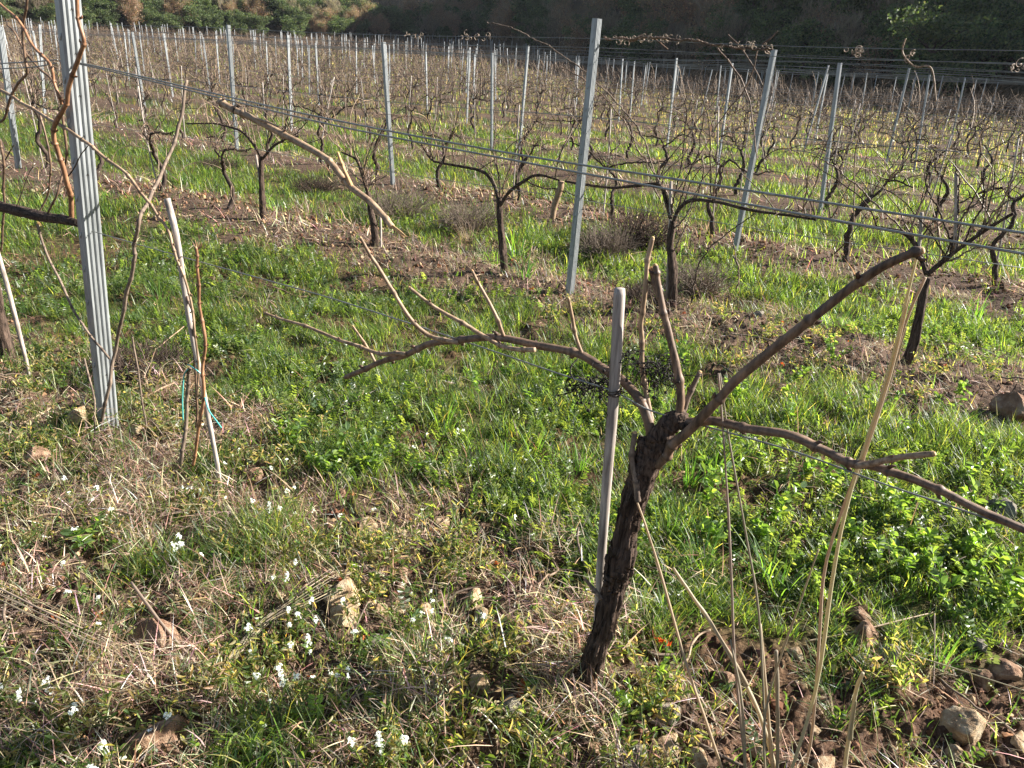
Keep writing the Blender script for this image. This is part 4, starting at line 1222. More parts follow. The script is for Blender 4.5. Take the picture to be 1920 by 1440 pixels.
for i_ in range(len(x)):
    if c_ >= 190: break
    if random.random() > .25 + .6 * s[i_] + .5 * b[i_] - .8 * g[i_]: continue
    if any(math.hypot(x[i_] - a_, y[i_] - b_) < .6 * z_ + .02 for a_, b_, z_ in taken): continue
    size = .012 + random.random() ** 2.5 * .05
    k = random.choice([0, 0, 1, 1, 2])
    put_stone(x[i_], y[i_], float(gz(x[i_], y[i_])), size, k, ("small loose ochre stone lying in the dry soil", "small loose reddish stone lying in the dry soil", "small loose grey stone lying in the dry soil")[k], ("small ochre stones", "small reddish stones", "small grey stones")[k])
    taken.append((x[i_], y[i_], size)); c_ += 1

# ---------------------------------------------------------------- white flowered weeds
def flower_proto(seed):
    e = link("white_flower", None, None, label="x", category="flower")
    mbs = MB(); mbl = MB()
    heads = []
    for k in range(random.randint(3, 6)):
        a_ = random.uniform(0, 6.28); d = np.array([math.cos(a_) * .42, math.sin(a_) * .42, 1]); d /= np.linalg.norm(d)
        L = random.uniform(.09, .18) if k else .18
        P = [np.array([0, 0, -.01])]
        for j_ in range(6): d = d + rng.normal(0, .10, 3) + [0, 0, .03]; d /= np.linalg.norm(d); P.append(P[-1] + d * L / 6)
        P = np.array(P); tube(mbs, P, np.linspace(.0018, .0010, 7), 5, False, col=(.12, .18, .05))
        if k < 2 or random.random() < .5: heads.append((P[-1], d))
        n = 5; idx = rng.integers(1, 7, n)
        leaves(mbl, P[idx], rand_unit(n, -.2) + d * .3, rand_unit(n, .2), rng.uniform(.018, .045, n), rng.uniform(.005, .010, n), mixcol(n, [(.07, .11, .04), (.13, .17, .07), (.24, .22, .11)], None, .15))
        # seed pods
        n = 4; idx = rng.integers(3, 7, n); ribbons(mbs, P[idx], rng.uniform(0, 6.28, n), rng.uniform(.4, 1.1, n), rng.uniform(.012, .024, n), np.full(n, .0018), mixcol(n, [(.2, .24, .09)], None, .1), 1, .2)
    link("stems", mbs.mesh("stems", MT['leaf'], True, True), e); link("leaves", mbl.mesh("leaves", MT['leaf'], False, True), e)
    for (p_, d) in heads:
        mb = MB()
        nfl = random.randint(8, 14)
        for f in range(nfl):
            ax_ = rand_unit(1, .0)[0] + d * .6; ax_ /= np.linalg.norm(ax_); c = p_ + ax_ * random.uniform(.005, .013) + d * random.uniform(-.012, .006)
            u_ = np.cross(ax_, [.3, .5, .8]); u_ /= np.linalg.norm(u_); w_ = np.cross(ax_, u_)
            th = np.arange(4) * math.pi / 2 + random.uniform(0, 1)
            dd = np.cos(th)[:, None] * u_ + np.sin(th)[:, None] * w_ + ax_ * .35
            leaves(mb, np.tile(c, (4, 1)), dd, np.tile(ax_, (4, 1)), np.full(4, random.uniform(.0045, .0065)), np.full(4, .0042), np.tile([.74, .75, .71], (4, 1)), .3)
            ribbons(mb, c[None] - d * .012, np.array([math.atan2(ax_[1], ax_[0])]), np.array([.5]), np.array([.012]), np.array([.0012]), np.array([[.3, .36, .12]]), 1, 0)
        link("blossom", mb.mesh("blossom", MT['petal'], False, True), e)
    return e
FP = [[flower_proto(i_), False] for i_ in range(6)]
FL = [(440, 850, "beside the reddish split stone"), (358, 795, "against the thin stake with the green tie"), (345, 905, "below the thin leaning stake"), (130, 905, "below the rusty stone at the left"), (208, 925, "straight below the near post's foot"),
      (541, 915, "left of the sunk grey stone"), (525, 865, "right of the thin stake's foot"), (572, 950, "in pale dry grass left of centre"), (402, 918, "left of the reddish split stone"), (500, 945, "in front of the dry grass patch"),
      (690, 742, "alone in the green grass near the middle"), (522, 1068, "largest white head in the lower left weeds"), (385, 1027, "left of the largest white head"), (342, 1010, "upper left of the slab at the lower left"), (172, 988, "above the long pale stems at the left"),
      (130, 1070, "just above the long pale stems at the left"), (95, 985, "near the left edge above the stems"), (185, 1137, "on the long pale stems at the left"), (548, 1140, "left of the big ochre stone"), (565, 1187, "under the crossing dry stems"),
      (598, 1232, "right of the crossing dry stems' foot"), (542, 1270, "below the crossing dry stems"), (632, 1258, "below the tilted greyish stone"), (503, 1312, "widest white head near the bottom left"), (270, 1372, "over the broad flat slab at the bottom left"),
      (185, 1430, "at the bottom edge on the left"), (795, 1098, "above the upright ochre stone"), (793, 1148, "in front of the upright ochre stone"), (882, 1157, "in front of the pale square stone"), (660, 968, "right of the flat pale stone's left end"),
      (665, 1145, "in front of the big ochre stone"), (8, 1050, "at the left edge level with the big slab's top"), (8, 1282, "at the left edge near the bottom"), (110, 1290, "isolated at the lower left"), (797, 820, "in the green grass above the stones"),
      (868, 805, "in the green grass right of centre-left"), (978, 970, "at the grass edge left of the stake"), (720, 1415, "at the bottom edge left of centre"), (1855, 520, "far right behind the long thick cane"), (480, 1205, "left of the crossing dry stems' foot")]
def take(pool):
    pr = random.choice(pool)
    if pr[1]: return copy_tree(pr[0])
    pr[1] = True; return pr[0]
for (px, py, where) in FL:
    h = random.uniform(.09, .15)
    P = hit(px, py, h)
    e = take(FP); e['label'] = "white flowered weed " + where; e['group'] = "white flowered weeds"; e['category'] = "flower"
    e.location = (P[0], P[1], P[2]); e.rotation_euler = (rng.normal(0, .12), rng.normal(0, .12), random.uniform(0, 6.28)); sc_ = h / .165 * random.uniform(.95, 1.15); e.scale = (sc_,) * 3
    if py > 1300 or px in (522, 503): e.scale = (sc_ * 1.2,) * 3
# weeds of the same kind without blossom
def weed_proto():
    mb = MB()
    for k in range(random.randint(6, 11)):
        a_ = random.uniform(0, 6.28); d = np.array([math.cos(a_) * .8, math.sin(a_) * .8, random.uniform(.4, 1.1)]); d /= np.linalg.norm(d)
        L = random.uniform(.06, .16); P = [np.zeros(3)]
        for j_ in range(5): d = d + rng.normal(0, .12, 3); d /= np.linalg.norm(d); P.append(P[-1] + d * L / 5)
        P = np.array(P); tube(mb, P, np.linspace(.0015, .0008, 6), 4, False, col=random.choice([(.16, .19, .07), (.25, .22, .10), (.10, .14, .05)]))
        n = 10; idx = rng.integers(1, 6, n)
        leaves(mb, P[idx] + rng.normal(0, .003, (n, 3)), rand_unit(n, -.2), rand_unit(n, .1), rng.uniform(.012, .034, n), rng.uniform(.004, .009, n), mixcol(n, [(.06, .10, .035), (.12, .16, .06), (.24, .23, .12), (.30, .24, .15)], None, .18))
    return mb
WP = [weed_proto().mesh("weed", MT['leaf'], False, True) for _ in range(7)]
x, y, r = scatter(3000, 1.2, 5.5, 1.2); g, s, b = masks(x, y); c_ = 0
for i_ in range(len(x)):
    if c_ >= 240: break
    if random.random() > s[i_] * (1 - .8 * b[i_]) * (1.0 if x[i_] < .6 else .4): continue
    o = link("weed", random.choice(WP), None, label="small straggling pale green weed in the dry litter", category="weed", group="small straggling weeds")
    o.location = (x[i_], y[i_], float(gz(x[i_], y[i_]))); o.rotation_euler = (0, 0, random.uniform(0, 6.28)); sc_ = random.uniform(.6, 1.3); o.scale = (sc_,) * 3; c_ += 1

# ---------------------------------------------------------------- pea plants and broad green blades at the right
def pea_proto():
    e = link("pea_plant", None, None, label="x", category="pea plant")
    mbs = MB(); mbl = MB()
    for k in range(random.randint(2, 4)):
        a_ = random.uniform(0, 6.28); d = np.array([math.cos(a_) * .45, math.sin(a_) * .45, 1]); d /= np.linalg.norm(d)
        L = random.uniform(.10, .20); P = [np.zeros(3)]
        for j_ in range(7): d = d + rng.normal(0, .10, 3); d /= np.linalg.norm(d); P.append(P[-1] + d * L / 7)
        P = np.array(P); tube(mbs, P, np.linspace(.0018, .0012, 8), 5, False, col=(.12, .22, .05))
        for j_ in range(2, 8):
            n = random.randint(2, 4); dirs = rand_unit(n, -.1); dirs[:, 2] = np.abs(dirs[:, 2]) * .5
            c = mixcol(n, [(.10, .165, .035), (.15, .22, .05), (.09, .14, .06), (.14, .19, .10)], (3, 3, 2, 1), .12)
            l_ = rng.uniform(.022, .042, n)
            leaves(mbl, P[[j_] * n], dirs, rand_unit(n, .5), l_, l_ * .62, c, .18)
    link("stems", mbs.mesh("stems", MT['leaf'], True, True), e); link("leaves", mbl.mesh("leaves", MT['broad'], False, True), e)
    return e
PP = [[pea_proto(), False] for _ in range(6)]
PEA = [(1560, 660), (1480, 700), (1790, 720), (1775, 760), (1430, 1000), (1445, 960), (1560, 900), (1590, 930), (1640, 1040), (1700, 980), (1720, 1010), (1760, 1090), (1830, 1080), (1880, 1050), (1900, 1110), (1810, 880), (1850, 860), (1330, 760), (1390, 740),
       (1360, 840), (1420, 860), (1500, 880), (1600, 1000), (1540, 1040), (1660, 940), (1690, 1060), (1740, 1050), (1800, 1020), (1860, 1130), (1780, 1140), (1350, 900), (1310, 930), (1640, 760), (1700, 800), (1590, 770), (1480, 770), (1900, 900),
       (950, 690), (1000, 740), (1040, 720), (900, 720), (1230, 1260), (1120, 1195), (1160, 1340), (1180, 1330), (700, 860), (620, 870), (560, 820), (1290, 690), (1265, 660), (160, 1010), (1330, 1010), (1720, 940), (1780, 960), (1840, 990)]
PEA.sort()
for i_, (px, py) in enumerate(PEA):
    P = hit(px, py + 25)
    e = take(PP); e['label'] = "round leafed bright green pea plant between the vine rows"; e['group'] = "pea plants"; e['category'] = "pea plant"
    e.location = tuple(P); e.rotation_euler = (0, 0, random.uniform(0, 6.28)); sc_ = random.uniform(.75, 1.15) * (.6 if py > 1180 else 1); e.scale = (sc_,) * 3

def tuft(n, h, w, cols, spread=.05, lean=(.05, .6), curl=1.1, K=5):
    mb = MB(); a_ = rng.uniform(0, 6.28, n); q_ = rng.random(n) ** .6 * spread
    ribbons(mb, np.stack([np.cos(a_) * q_, np.sin(a_) * q_, np.full(n, -.01)], 1), a_ + rng.normal(0, .5, n), rng.uniform(*lean, n), rng.uniform(.5, 1, n) * h, rng.uniform(.6, 1, n) * w, mixcol(n, cols, None, .18), K, curl)
    return mb
G2 = [(.07, .15, .03), (.11, .20, .04), (.05, .12, .04), (.16, .24, .05)]
TM = {'wide': [tuft(26, .30, .009, G2, .05).mesh("grass_tuft", MT['leaf'], False, True) for _ in range(3)],
      'fine': [tuft(150, .16, .0032, G2, .09, (.2, 1.0)).mesh("grass_tuft", MT['leaf'], False, True) for _ in range(4)],
      'dry': [tuft(90, .2, .0026, STRAWS[:3], .07, (.1, 1.2), .5).mesh("dry_tuft", MT['straw'], False, True) for _ in range(4)]}
TU = [(965, 470, 'wide', 1.5, "tall broad bladed grass tuft right of the straight dark trunk"), (985, 510, 'wide', 1.2, "broad bladed grass tuft drooping towards the middle post"), (925, 480, 'fine', 1.6, "fine dense grass tuft left of the straight dark trunk"),
      (1575, 600, 'fine', 1.6, "lush low grass tuft under the long thick cane"), (1620, 612, 'fine', 1.3, "lush grass tuft at the right end of the one under the thick cane"), (1470, 555, 'fine', 1.1, "dusty grass tuft in the dry strip behind the thick cane"), (1830, 590, 'wide', 1.0, "broad bladed grass at the right behind the vine"),
      (1780, 620, 'fine', 1.5, "dense grass tuft right of the forked vine"), (1880, 640, 'fine', 1.5, "dense grass tuft near the right edge in the second row"), (430, 292, 'fine', 2.4, "dark green clump at the foot of the bright left post"), (520, 380, 'fine', 2.0, "dark green clump right of the dark trunk with the pale stake"),
      (330, 240, 'fine', 2.0, "grass clump behind the slim left post"), (1340, 880, 'wide', .85, "broad blades just right of the front vine's forks"), (1290, 900, 'wide', .8, "broad blades behind the front vine's trunk"), (1440, 1080, 'wide', .9, "broad blue green blades behind the dry stalks"),
      (1250, 1010, 'wide', .8, "long blades right of the front trunk"), (1310, 1060, 'wide', .8, "crossing blue green blades right of the front trunk"), (830, 800, 'wide', .9, "broad blades in the middle of the grass strip"), (700, 850, 'wide', .7, "broad blades left of the strip's middle"),
      (1000, 850, 'wide', .7, "arching blades left of the stake"), (1080, 880, 'wide', .8, "bright broad blades next to the stake"), (110, 880, 'fine', .8, "green tuft in front of the near post's left side"), (230, 830, 'fine', .5, "small tuft hugging the near post's foot"),
      (1580, 1310, 'fine', .9, "yellow green tuft among the stones at the lower right"), (1760, 1240, 'wide', .6, "thin arching blades over bare earth at the right"), (300, 560, 'wide', 1.0, "tall blades between the near post and the thin stake"), (1280, 640, 'fine', 1.0, "tuft at the foot of the big tangled vine"),
      (1250, 560, 'wide', .9, "pale blades beside the big tangled vine's foot"), (350, 330, 'fine', 1.5, "grass clump beyond the near post"), (1300, 520, 'wide', .9, "bright blades right of the big tangled vine's trunk"), (1460, 1110, 'wide', .7, "long drooping blades above the dry stalks' foot")]
for (px, py, k, sc_, lab) in TU:
    P = hit(px, py + 12); o = link("grass_tuft", random.choice(TM[k]), None, label=lab, category="grass tuft", group="grass tufts")
    o.location = tuple(P); o.rotation_euler = (0, 0, random.uniform(0, 6.28)); o.scale = (sc_,) * 3
for (px, py, sc_, lab) in [(470, 1000, 1.0, "patch of upright pale dry grass left of centre"), (520, 985, .9, "pale dry grass right beside the first patch"), (1000, 1230, .6, "tan dry tuft left of the trunk's foot"), (880, 440, 1.4, "thin dry tuft left of the straight dark trunk"),
                           (860, 430, 1.3, "thin brown tuft below the hanging cane's end"), (1080, 1200, .6, "tan blades against the trunk's left side"), (560, 1060, .8, "dry tuft above the largest white head"), (1570, 1350, .6, "straw coloured tuft at the lower right")]:
    P = hit(px, py + 10); o = link("dry_tuft", random.choice(TM['dry']), None, label=lab, category="grass tuft", group="dry grass tufts")
    o.location = tuple(P); o.rotation_euler = (0, 0, random.uniform(0, 6.28)); o.scale = (sc_,) * 3

# brushy dead weeds
def brush(n, w, h, L):
    mb = MB()
    for k in range(n):
        a_ = random.uniform(0, 6.28); q_ = random.random() ** .5
        p_ = np.array([math.cos(a_) * q_ * w * .6, math.sin(a_) * q_ * w * .6, 0]); d = np.array([math.cos(a_) * q_, math.sin(a_) * q_, 1.0]) + rng.normal(0, .25, 3); d /= np.linalg.norm(d); P = [p_]
        for j_ in range(6): d = d + rng.normal(0, .28, 3); d /= np.linalg.norm(d); P.append(P[-1] + d * h * random.uniform(.6, 1.2) / 6)
        tube(mb, P, np.linspace(.0026, .0014, 7), 3, False)
    return mb.mesh("dead_bush", MT[random.choice(['cane_grey', 'cane_grey', 'bark_far'])])
for (px, py, w, h, lab) in [(1195, 450, .32, .38, "brushy grey brown dead weed right of the middle post"), (1130, 470, .2, .28, "smaller dead weed touching the middle post"), (745, 400, .34, .34, "dead brush below the hanging cane's middle"), (590, 350, .3, .22, "dead brush mound right of the dark trunk with the pale stake"),
                            (880, 420, .28, .3, "dead brush left of the straight dark trunk"), (410, 310, .3, .18, "brown brush at the foot of the bright left post"), (270, 690, .3, .14, "low brown brush behind the near post's foot"), (1300, 540, .25, .25, "dead brush right of the big tangled vine"), (1220, 560, .25, .16, "low dead twigs at the big tangled vine's foot")]:
    P = hit(px, py + 10); o = link("dead_bush", brush(420, w, h * 1.25, 1), None, label=lab, category="dead bush", group="dead brushy weeds"); o.location = tuple(P)

# ---------------------------------------------------------------- tall dry stalks in front, lying stems
def stalk_blade(pts, w0, w1, mb):
    P = spline(pts, 26)
    tube(mb, P, np.linspace(w0, w1, 26) * .84, 7, True, rough=.45, col=mixcol(1, [(.37, .31, .22), (.29, .24, .17), (.22, .185, .14)], None, .1)[0])
def gp(px, py, h=0.0):
    d = ray(px, py); z = 0
    for _ in range(8):
        t_ = (z + h - EYE) / d[2]; P = d * t_; z = float(gz(P[0], P[1]))
    return P + np.array([0, 0, EYE])
STK = [([(1468, 1490), (1530, 1290), (1560, 1090), (1590, 940), (1660, 720), (1700, 560), (1722, 470)], .0052, .0028, 1, "tallest dry stalk, rising from the bottom to the thick cane's tip"),
       ([(1500, 1470), (1522, 1380), (1536, 1200), (1548, 1060), (1600, 900), (1660, 730), (1700, 600), (1735, 520)], .0050, .0030, 1, "bent dry stalk with a torn sheath beside the tallest one"),
       ([(1470, 1480), (1420, 1330), (1340, 1180), (1300, 1120), (1262, 1065)], .0070, .0045, 1, "thick split dry stalk leaning left"),
       ([(1372, 1480), (1330, 1370), (1285, 1240), (1240, 1080), (1212, 990), (1190, 930)], .0048, .0030, 1, "slender dry stalk leaning on the front vine's trunk"),
       ([(1405, 1470), (1378, 1240), (1372, 1100), (1365, 950), (1355, 800), (1347, 700)], .0042, .0026, 1, "straight dry stalk folded over at its pale top"),
       ([(1440, 1480), (1425, 1180), (1400, 1010), (1368, 830), (1350, 700)], .0036, .0022, 1, "dry stalk hanging from the same pale fold"),
       ([(1455, 1480), (1440, 1340), (1425, 1170)], .0062, .0045, 1, "short greyish dry stub left of the straight cut one"),
       ([(1460, 1480), (1458, 1340), (1455, 1220)], .0060, .0052, 1, "short straight cut dry stub"),
       ([(1580, 1480), (1592, 1380), (1604, 1300), (1618, 1262)], .0070, .0045, 1, "short thick dry stub right of the tallest stalk"),
       ([(1440, 1490), (1436, 1330), (1500, 1130), (1535, 1030)], .0040, .0020, 1, "thin brown stalk slanting right between the others"),
       ([(1400, 1480), (1392, 1330), (1370, 1200)], .0058, .0030, 1, "grey short stalk at the left of the clump")]
for (pts, w0, w1, _, lab) in STK:
    mb = MB(); n = len(pts); foot = hit(*[min(pts[0][0], 1900), pts[0][1]])
    # the stalks stand a little nearer than the row, foot on the soil, tip near the row's plane
    P = []
    c0 = N1 @ foot[:2] - C1
    for i_, (px, py) in enumerate(pts): P.append(on(px, py, 1, c0 * (1 - i_ / (n - 1) * .55)))
    P = np.array(P); P[0, 2] = foot[2] - .02
    tt = Thing("dry_stalk", P[0], lab, "dry stalk", "tall dry stalks"); stalk_blade(P, w0, w1, mb); o = tt.part("stem", mb, MT['straw'], True, True)
    if lab.startswith(("bent", "tallest", "thick", "short thick")):
        mb = MB(); S = spline(P, 26); k = 14 if n > 5 else 8; seg = S[k:k + 8]
        stalk_blade(seg + [.003, -.003, 0], w1 * 1.3, w1 * .5, mb); tt.part("torn_sheath", mb, MT['straw'], True, True)
def lying(pts, w, lab, m_='straw', name="fallen_straw", cat="straw", grp="dry stems on the ground"):
    P = np.array([gp(a_[0], a_[1], a_[2] if len(a_) > 2 else .02) for a_ in pts])
    mb = MB()
    if m_ == 'straw': stalk_blade(P, w, w * .7, mb); single(name, mb, MT[m_], P[0], lab, cat, grp, True, True)
    else: cane(mb, P, w, w * .7, sides=7); single(name, mb, MT[m_], P[0], lab, cat, grp)
for k in range(8):
    o_ = k * 8 - 26 + random.uniform(-5, 5)
    lying([(-30, 1092 + o_ * .7, .10), (110, 1160 + o_ * .7 + random.uniform(-4, 4), .09), (230, 1215 + o_ * .5, .07), (380 + random.uniform(-50, 20), 1284 + o_ * .25, .02)], random.uniform(.0011, .0025), "%s of the bundled pale stems slanting in from the left edge" % nth(k))
for k in range(8):
    j_ = random.uniform(-10, 10)
    lying([(390 + k * 7, 1285 - k * 6 + j_, .02), (465 + k * 6, 1190 - k * 4 - j_, .05), (555 + k * 4, 1112 + k * 3, .07), (618 + k * 5 + j_, 1066 + k * 5, .08)], random.uniform(.0010, .0024), "%s of the pale stems fanning up right at the lower left" % nth(k))
lying([(246, 1092, .14), (300, 1165, .10), (360, 1235, .05), (410, 1285, .02)], .0055, "thick grey broken stem leaning into the crossing pale stems")
lying([(0, 1212, .05), (160, 1232, .05), (260, 1252, .03)], .0032, "long single stem crossing the lower left horizontally")
lying([(210, 1285, .03), (300, 1310, .03), (390, 1330, .01)], .0046, "stout pale stem below the crossing stems")
lying([(1510, 1203, .01), (1600, 1185, .03), (1680, 1165, .04), (1750, 1148, .03)], .0038, "long pale stem on bare earth under the pea plants")
lying([(1690, 1222, .06), (1780, 1250, .05), (1925, 1296, .04)], .0030, "bright straight straw running off the right edge")
lying([(1752, 1150, .10), (1752, 1230, .04), (1750, 1290, .01)], .0026, "upright straw bent over the long pale stem")
lying([(1030, 1140, .02), (1085, 1145, .03), (1130, 1150, .02)], .0040, "yellow straw touching the front trunk's left side")
lying([(640, 1318, .02), (760, 1260, .03), (900, 1180, .03), (1010, 1120, .03)], .0026, "long thin straw crossing below the stones")
lying([(850, 1060, .04), (880, 1040, .05), (900, 1025, .06)], .002, "short straw above the stones")
lying([(550, 1260, .03), (600, 1290, .03), (690, 1340, .02)], .0032, "brown stem right of the crossing pale stems")
lying([(690, 1275, .02), (760, 1268, .02), (850, 1262, .02)], .0055, "split pale husk below the tilted greyish stone")
# fallen prunings
for (pts, w, m_, lab) in [([(1155, 1155, .02), (1200, 1178, .02), (1215, 1222, .02), (1275, 1228, .02)], .0062, 'cane_grey', "forked pale pruning right of the front trunk"),
                          ([(985, 1040, .05), (1000, 1075, .04), (990, 1115, .02)], .0062, 'cane', "short reddish pruning standing left of the stake's foot"),
                          ([(1000, 1073, .03), (1060, 1068, .03), (1110, 1066, .02)], .0050, 'cane', "side twig of a pruning left of the stake's foot"),
                          ([(1370, 625, .02), (1450, 640, .03), (1560, 700, .03), (1650, 735, .03), (1740, 745, .02)], .0055, 'cane_grey', "long thin pruning on the soil below the thick cane"),
                          ([(250, 760, .02), (280, 740, .04), (325, 718, .05)], .0075, 'cane_pale', "tan pruning right of the near post's foot"),
                          ([(220, 690, .02), (290, 655, .04), (345, 612, .10)], .0045, 'cane_pale', "thin tan pruning rising behind the near post"),
                          ([(840, 1180, .03), (930, 1235, .02), (1030, 1300, .02)], .0055, 'cane_grey', "long dark pruning running down to the trunk's foot"),
                          ([(1180, 1330, .02), (1300, 1390, .02), (1400, 1440, .02)], .0060, 'cane_grey', "grey pruning running right from the trunk's foot"),
                          ([(1040, 575, .04), (1065, 560, .05), (1072, 620, .06)], .0045, 'cane_grey', "thin twig under the middle post's foot"),
                          ([(30, 800, .02), (60, 785, .03), (95, 765, .03)], .0065, 'cane_pale', "tan pruning left of the rusty flat stone"),
                          ([(1375, 480, .10), (1388, 510, .06), (1386, 535, .02)], .008, 'cane_grey', "crooked pale stick at the foot of the right leaning post"),
                          ([(1560, 480, .02), (1590, 450, .25), (1625, 400, .5)], .007, 'bark_far', "dark stick leaning in the second row at the right")]:
    lying(pts, w, lab, m_, "pruning", "pruning", "pruned canes on the ground")
tw = []
for v in range(6):
    mb = MB(); P = np.cumsum(np.vstack([[0, 0, 0], rng.normal(0, .25, (6, 3)) * [.04, .04, .015] + [.04, 0, 0]]), 0)
    cane(mb, P, .0042, .0028, sides=6); tw.append(mb.mesh("twig", MT[random.choice(['cane', 'cane_grey', 'cane_pale'])]))
x, y, r = scatter(1500, 1.2, 9.5, .9); g, s, b = masks(x, y); c_ = 0
for i_ in range(len(x)):
    if c_ >= 280: break
    if random.random() > s[i_] + .1: continue
    o = link("twig", random.choice(tw), None, label="short brown twig lying in the litter of a vine strip", category="twig", group="small fallen twigs")
    o.location = (x[i_], y[i_], float(gz(x[i_], y[i_])) + .012); o.rotation_euler = (rng.normal(0, .1), rng.normal(0, .15), random.uniform(0, 6.28)); sc_ = random.uniform(.5, 1.4); o.scale = (sc_,) * 3; c_ += 1
# dead leaves
def dleaf():
    mb = MB(); n = 9; a_ = np.linspace(0, 6.28, n, endpoint=False)
    rr_ = 1 + .25 * np.sin(a_ * 5); V_ = np.stack([np.cos(a_) * rr_, np.sin(a_) * rr_, .35 * np.sin(a_ * 2 + 1) + rng.normal(0, .15, n)], 1)
    c = mixcol(1, [(.34, .10, .035), (.28, .15, .07), (.42, .28, .15), (.45, .06, .03)], (3, 3, 3, 1), .15)[0]
    mb.add(np.vstack([V_, [0, 0, -.1]]) * .018, None, [(n, k_, (k_ + 1) % n) for k_ in range(n)], c)
    return mb.mesh("dead_leaf", MT['deadleaf'], False, True)
DL = [dleaf() for _ in range(8)]
x, y, r = scatter(900, 1.2, 7, 1.3); g, s, b = masks(x, y); c_ = 0
for i_ in range(len(x)):
    if c_ >= 110: break
    if random.random() > s[i_] + .05: continue
    o = link("dead_leaf", random.choice(DL), None, label="curled brown vine leaf lying in the dry litter", category="leaf", group="small dead leaves")
    o.location = (x[i_], y[i_], float(gz(x[i_], y[i_])) + .014); o.rotation_euler = (rng.normal(0, .5), rng.normal(0, .5), random.uniform(0, 6.28)); sc_ = random.uniform(.5, 1.2); o.scale = (sc_,) * 3; c_ += 1
mb = MB()
for k in range(9):
    n = 10; a_ = np.linspace(0, 3.6, n); q_ = .012 + .022 * k / 9
    V_ = np.stack([np.cos(a_) * q_, np.sin(a_) * q_ * .6, .006 + .010 * np.sin(a_ * 3 + k) + .002 * k], 1); V2 = V_ * 1.25 + [0, 0, .008]
    mb.add(np.vstack([V_, V2]), [(i_, i_ + 1, i_ + 1 + n, i_ + n) for i_ in range(n - 1)], None, mixcol(1, [(.32, .09, .04)], None, .2)[0])
o = link("dead_leaf", mb.mesh("dead_leaf", MT['deadleaf'], False, True), None, label="crumpled rust red leaf right of the front trunk's foot", category="leaf"); o.location = tuple(hit(1238, 1208)); o.rotation_euler = (0, 0, 2.2)

# ---------------------------------------------------------------- the wood behind
def crown_tree(kind, seed):
    """evergreen: clumps of small leaves; winter: limbs, fine twigs and some rusty leaves. unit: metres, about 8 m tall"""
    tr = MB(); cr = MB(); rg = np.random.default_rng(seed)
    H = 7.5 if kind == 'oak' else 10.0
    P = np.array([[0, 0, -.5], [rg.normal(0, .2), rg.normal(0, .2), H * .3], [rg.normal(0, .4), rg.normal(0, .4), H * .62]])
    tube(tr, spline(P, 8), np.linspace(.20 if kind == 'oak' else .15, .09, 8), 7, False)
    limbs = []
    for k in range(9 if kind == 'oak' else 15):
        z0 = H * rg.uniform(.2, .62); i_ = int((z0 + .5) / (H * .62 + .5) * 7); p_ = spline(P, 8)[min(i_, 7)]
        a_ = rg.uniform(0, 6.28); d = np.array([math.cos(a_), math.sin(a_), rg.uniform(.3, 1.1) if kind == 'oak' else rg.uniform(.8, 2.4)]); d /= np.linalg.norm(d)
        L = H * rg.uniform(.2, .38); Q = [p_]
        for j_ in range(4): d = d + rg.normal(0, .15, 3) + [0, 0, .05]; d /= np.linalg.norm(d); Q.append(Q[-1] + d * L / 4)
        Q = np.array(Q); limbs.append(Q); tube(tr, Q, np.linspace(.075, .02, 5), 5, False)
        for m_ in range(3):
            p2 = Q[rg.integers(1, 4)]; d2 = d + rg.normal(0, .6, 3); d2 /= np.linalg.norm(d2); Q2 = np.array([p2, p2 + d2 * L * .25, p2 + d2 * L * .55 + rg.normal(0, .1, 3)]); limbs.append(Q2)
            tube(tr, Q2, [.03, .02, .01], 4, False)
    if kind == 'oak':
        cen = [q_[-1] for q_ in limbs] + [np.array([rg.normal(0, H * .13), rg.normal(0, H * .13), H * rg.uniform(.3, .85)]) for _ in range(16)]
        for c in cen:
            n = 95; R_ = rg.uniform(.5, 1.15)
            u_ = rand_unit(n) * (rg.uniform(.45, 1.0, n) ** .5)[:, None] * R_ * np.array([1.1, 1.1, .75])
            p_ = c + u_; k = p_[:, 2] > .3
            p_ = p_[k]; n = len(p_)
            if n == 0: continue
            ll = rg.uniform(.16, .32, n)
            leaves(cr, p_, rand_unit(n), rand_unit(n), ll, ll * .7, mixcol(n, [(.055, .080, .032), (.080, .105, .042), (.120, .140, .060), (.042, .062, .030)], None, .2) * rg.uniform(.75, 1.3), .2)
    else:
        for q_ in limbs:
            n = 36; b_ = q_[rg.integers(1, len(q_), n)] + rg.normal(0, .05, (n, 3)); a_ = rg.uniform(0, 6.28, n)
            ribbons(cr, b_, a_, rg.uniform(.1, 1.0, n), rg.uniform(.5, 1.4, n), np.full(n, .030), mixcol(n, [(.20, .165, .14), (.27, .23, .20), (.16, .125, .10)], None, .15), 2, .3)
            if kind == 'rusty':
                n = 60; p_ = q_[rg.integers(1, len(q_), n)] + rg.normal(0, .45, (n, 3)); ll = rg.uniform(.12, .24, n)
                leaves(cr, p_, rand_unit(n), rand_unit(n), ll, ll * .7, mixcol(n, [(.28, .16, .11), (.34, .22, .16), (.20, .13, .095)], None, .2), .2)
    return tr, cr
TP = {}
for kind, nv in (('oak', 4), ('bare', 3), ('rusty', 3)):
    TP[kind] = []
    for v in range(nv):
        a_, b_ = crown_tree(kind, 50 + v * 3 + len(kind))
        TP[kind].append((a_.mesh("trunk", MT['cane_grey'] if kind != 'oak' else MT['bark_far']), b_.mesh("crown", MT['crown'], False, True)))
trees = []
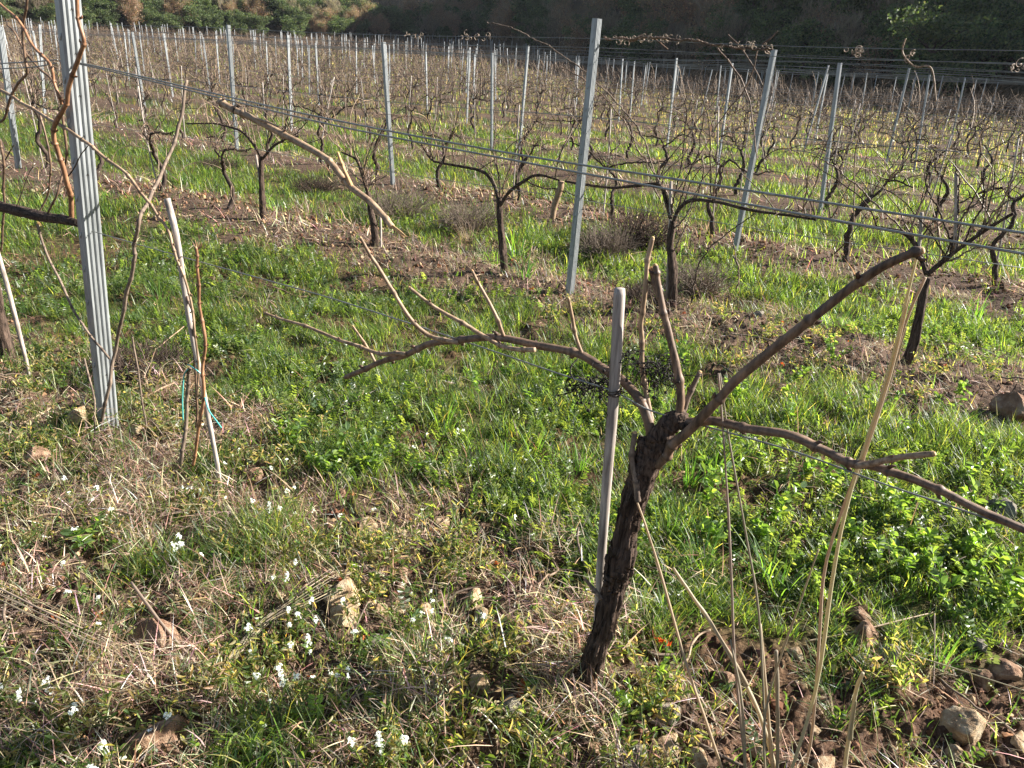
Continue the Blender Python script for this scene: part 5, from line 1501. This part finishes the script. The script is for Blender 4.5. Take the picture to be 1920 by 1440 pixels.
def try_tree(a_, d_, kind, sc_):
    x_ = d_ * math.sin(R(a_)); y_ = d_ * math.cos(R(a_))
    for (x2, y2, _, s2) in trees:
        if (x_ - x2) ** 2 + (y_ - y2) ** 2 < (1.55 * (sc_ + s2) * .5 * 1.15) ** 2: return
    trees.append((x_, y_, kind, sc_))
for row, (d0, d1) in enumerate([(.5, 3), (3, 7), (7, 12), (12, 18), (18, 26)]):
    for _ in range(420):
        a_ = random.uniform(-38, 40); D_ = float(edge(a_)); d_ = D_ + random.uniform(d0, d1)
        left = a_ < -4
        kind = random.choices(['oak', 'bare', 'rusty'], (.66, .16, .30) if left else (.50, .36, .2))[0]
        sc_ = random.uniform(.42, .68) + row * .09 if left else random.uniform(.5, .8) + row * .12
        if kind != 'oak': sc_ *= .95
        if len([1 for t_ in trees]) < 290: 
            if row == 0 and random.random() < .4: continue
            try_tree(a_, d_, kind, sc_)
trees.append((math.sin(R(25.3)) * 60, math.cos(R(25.3)) * 60, 'oak', .82))
NAMES = {'oak': "evergreen oak", 'bare': "leafless tree", 'rusty': "rusty leaved winter tree"}
tl = sorted([(math.degrees(math.atan2(t_[0], t_[1])), t_) for t_ in trees])
cnt = {}
for a_, (x_, y_, kind, sc_) in tl:
    side = "sunlit left wood" if a_ < -4 else "shaded right wood"
    key = (kind, side); i_ = cnt.get(key, 0); cnt[key] = i_ + 1
    if (x_, y_) == (trees[-1][0], trees[-1][1]): lab = "round crowned evergreen standing out before the dark wood at the upper right"
    else: lab = "%s, %s from the left in the %s" % (NAMES[kind], nth(i_), side)
    e = empty("tree", (x_, y_, float(gz(x_, y_)) - .2), random.uniform(0, 6.28), label=lab, category="tree", group="trees of the wood")
    e.scale = (sc_ * random.uniform(1.0, 1.25), sc_ * random.uniform(1.0, 1.25), sc_ * random.uniform(.85, 1.1))
    tm, cm = random.choice(TP[kind]); link("trunk", tm, e); link("crown", cm, e)

# ---------------------------------------------------------------- the air
hm, ht, hp, ho = mat("haze_air"); ht.nodes.remove(hp)
pv = node(ht, "ShaderNodeVolumePrincipled"); pv.inputs["Color"].default_value = (.80, .88, 1, 1); pv.inputs["Density"].default_value = .00013; pv.inputs["Anisotropy"].default_value = .2
ht.links.new(pv.outputs[0], ho.inputs["Volume"])
mb = MB(); B_ = 705.0
mb.add([(x_, y_, z_) for z_ in (-3, 60) for y_ in (-B_, B_) for x_ in (-B_, B_)], [(0, 2, 3, 1), (4, 5, 7, 6), (0, 1, 5, 4), (2, 6, 7, 3), (0, 4, 6, 2), (1, 3, 7, 5)])
link("haze", mb.mesh("haze", hm, False), None, kind="stuff", label="thin pale haze over the far slope and wood", category="haze")
print("trees", len(trees), "objects", len(scene.objects))
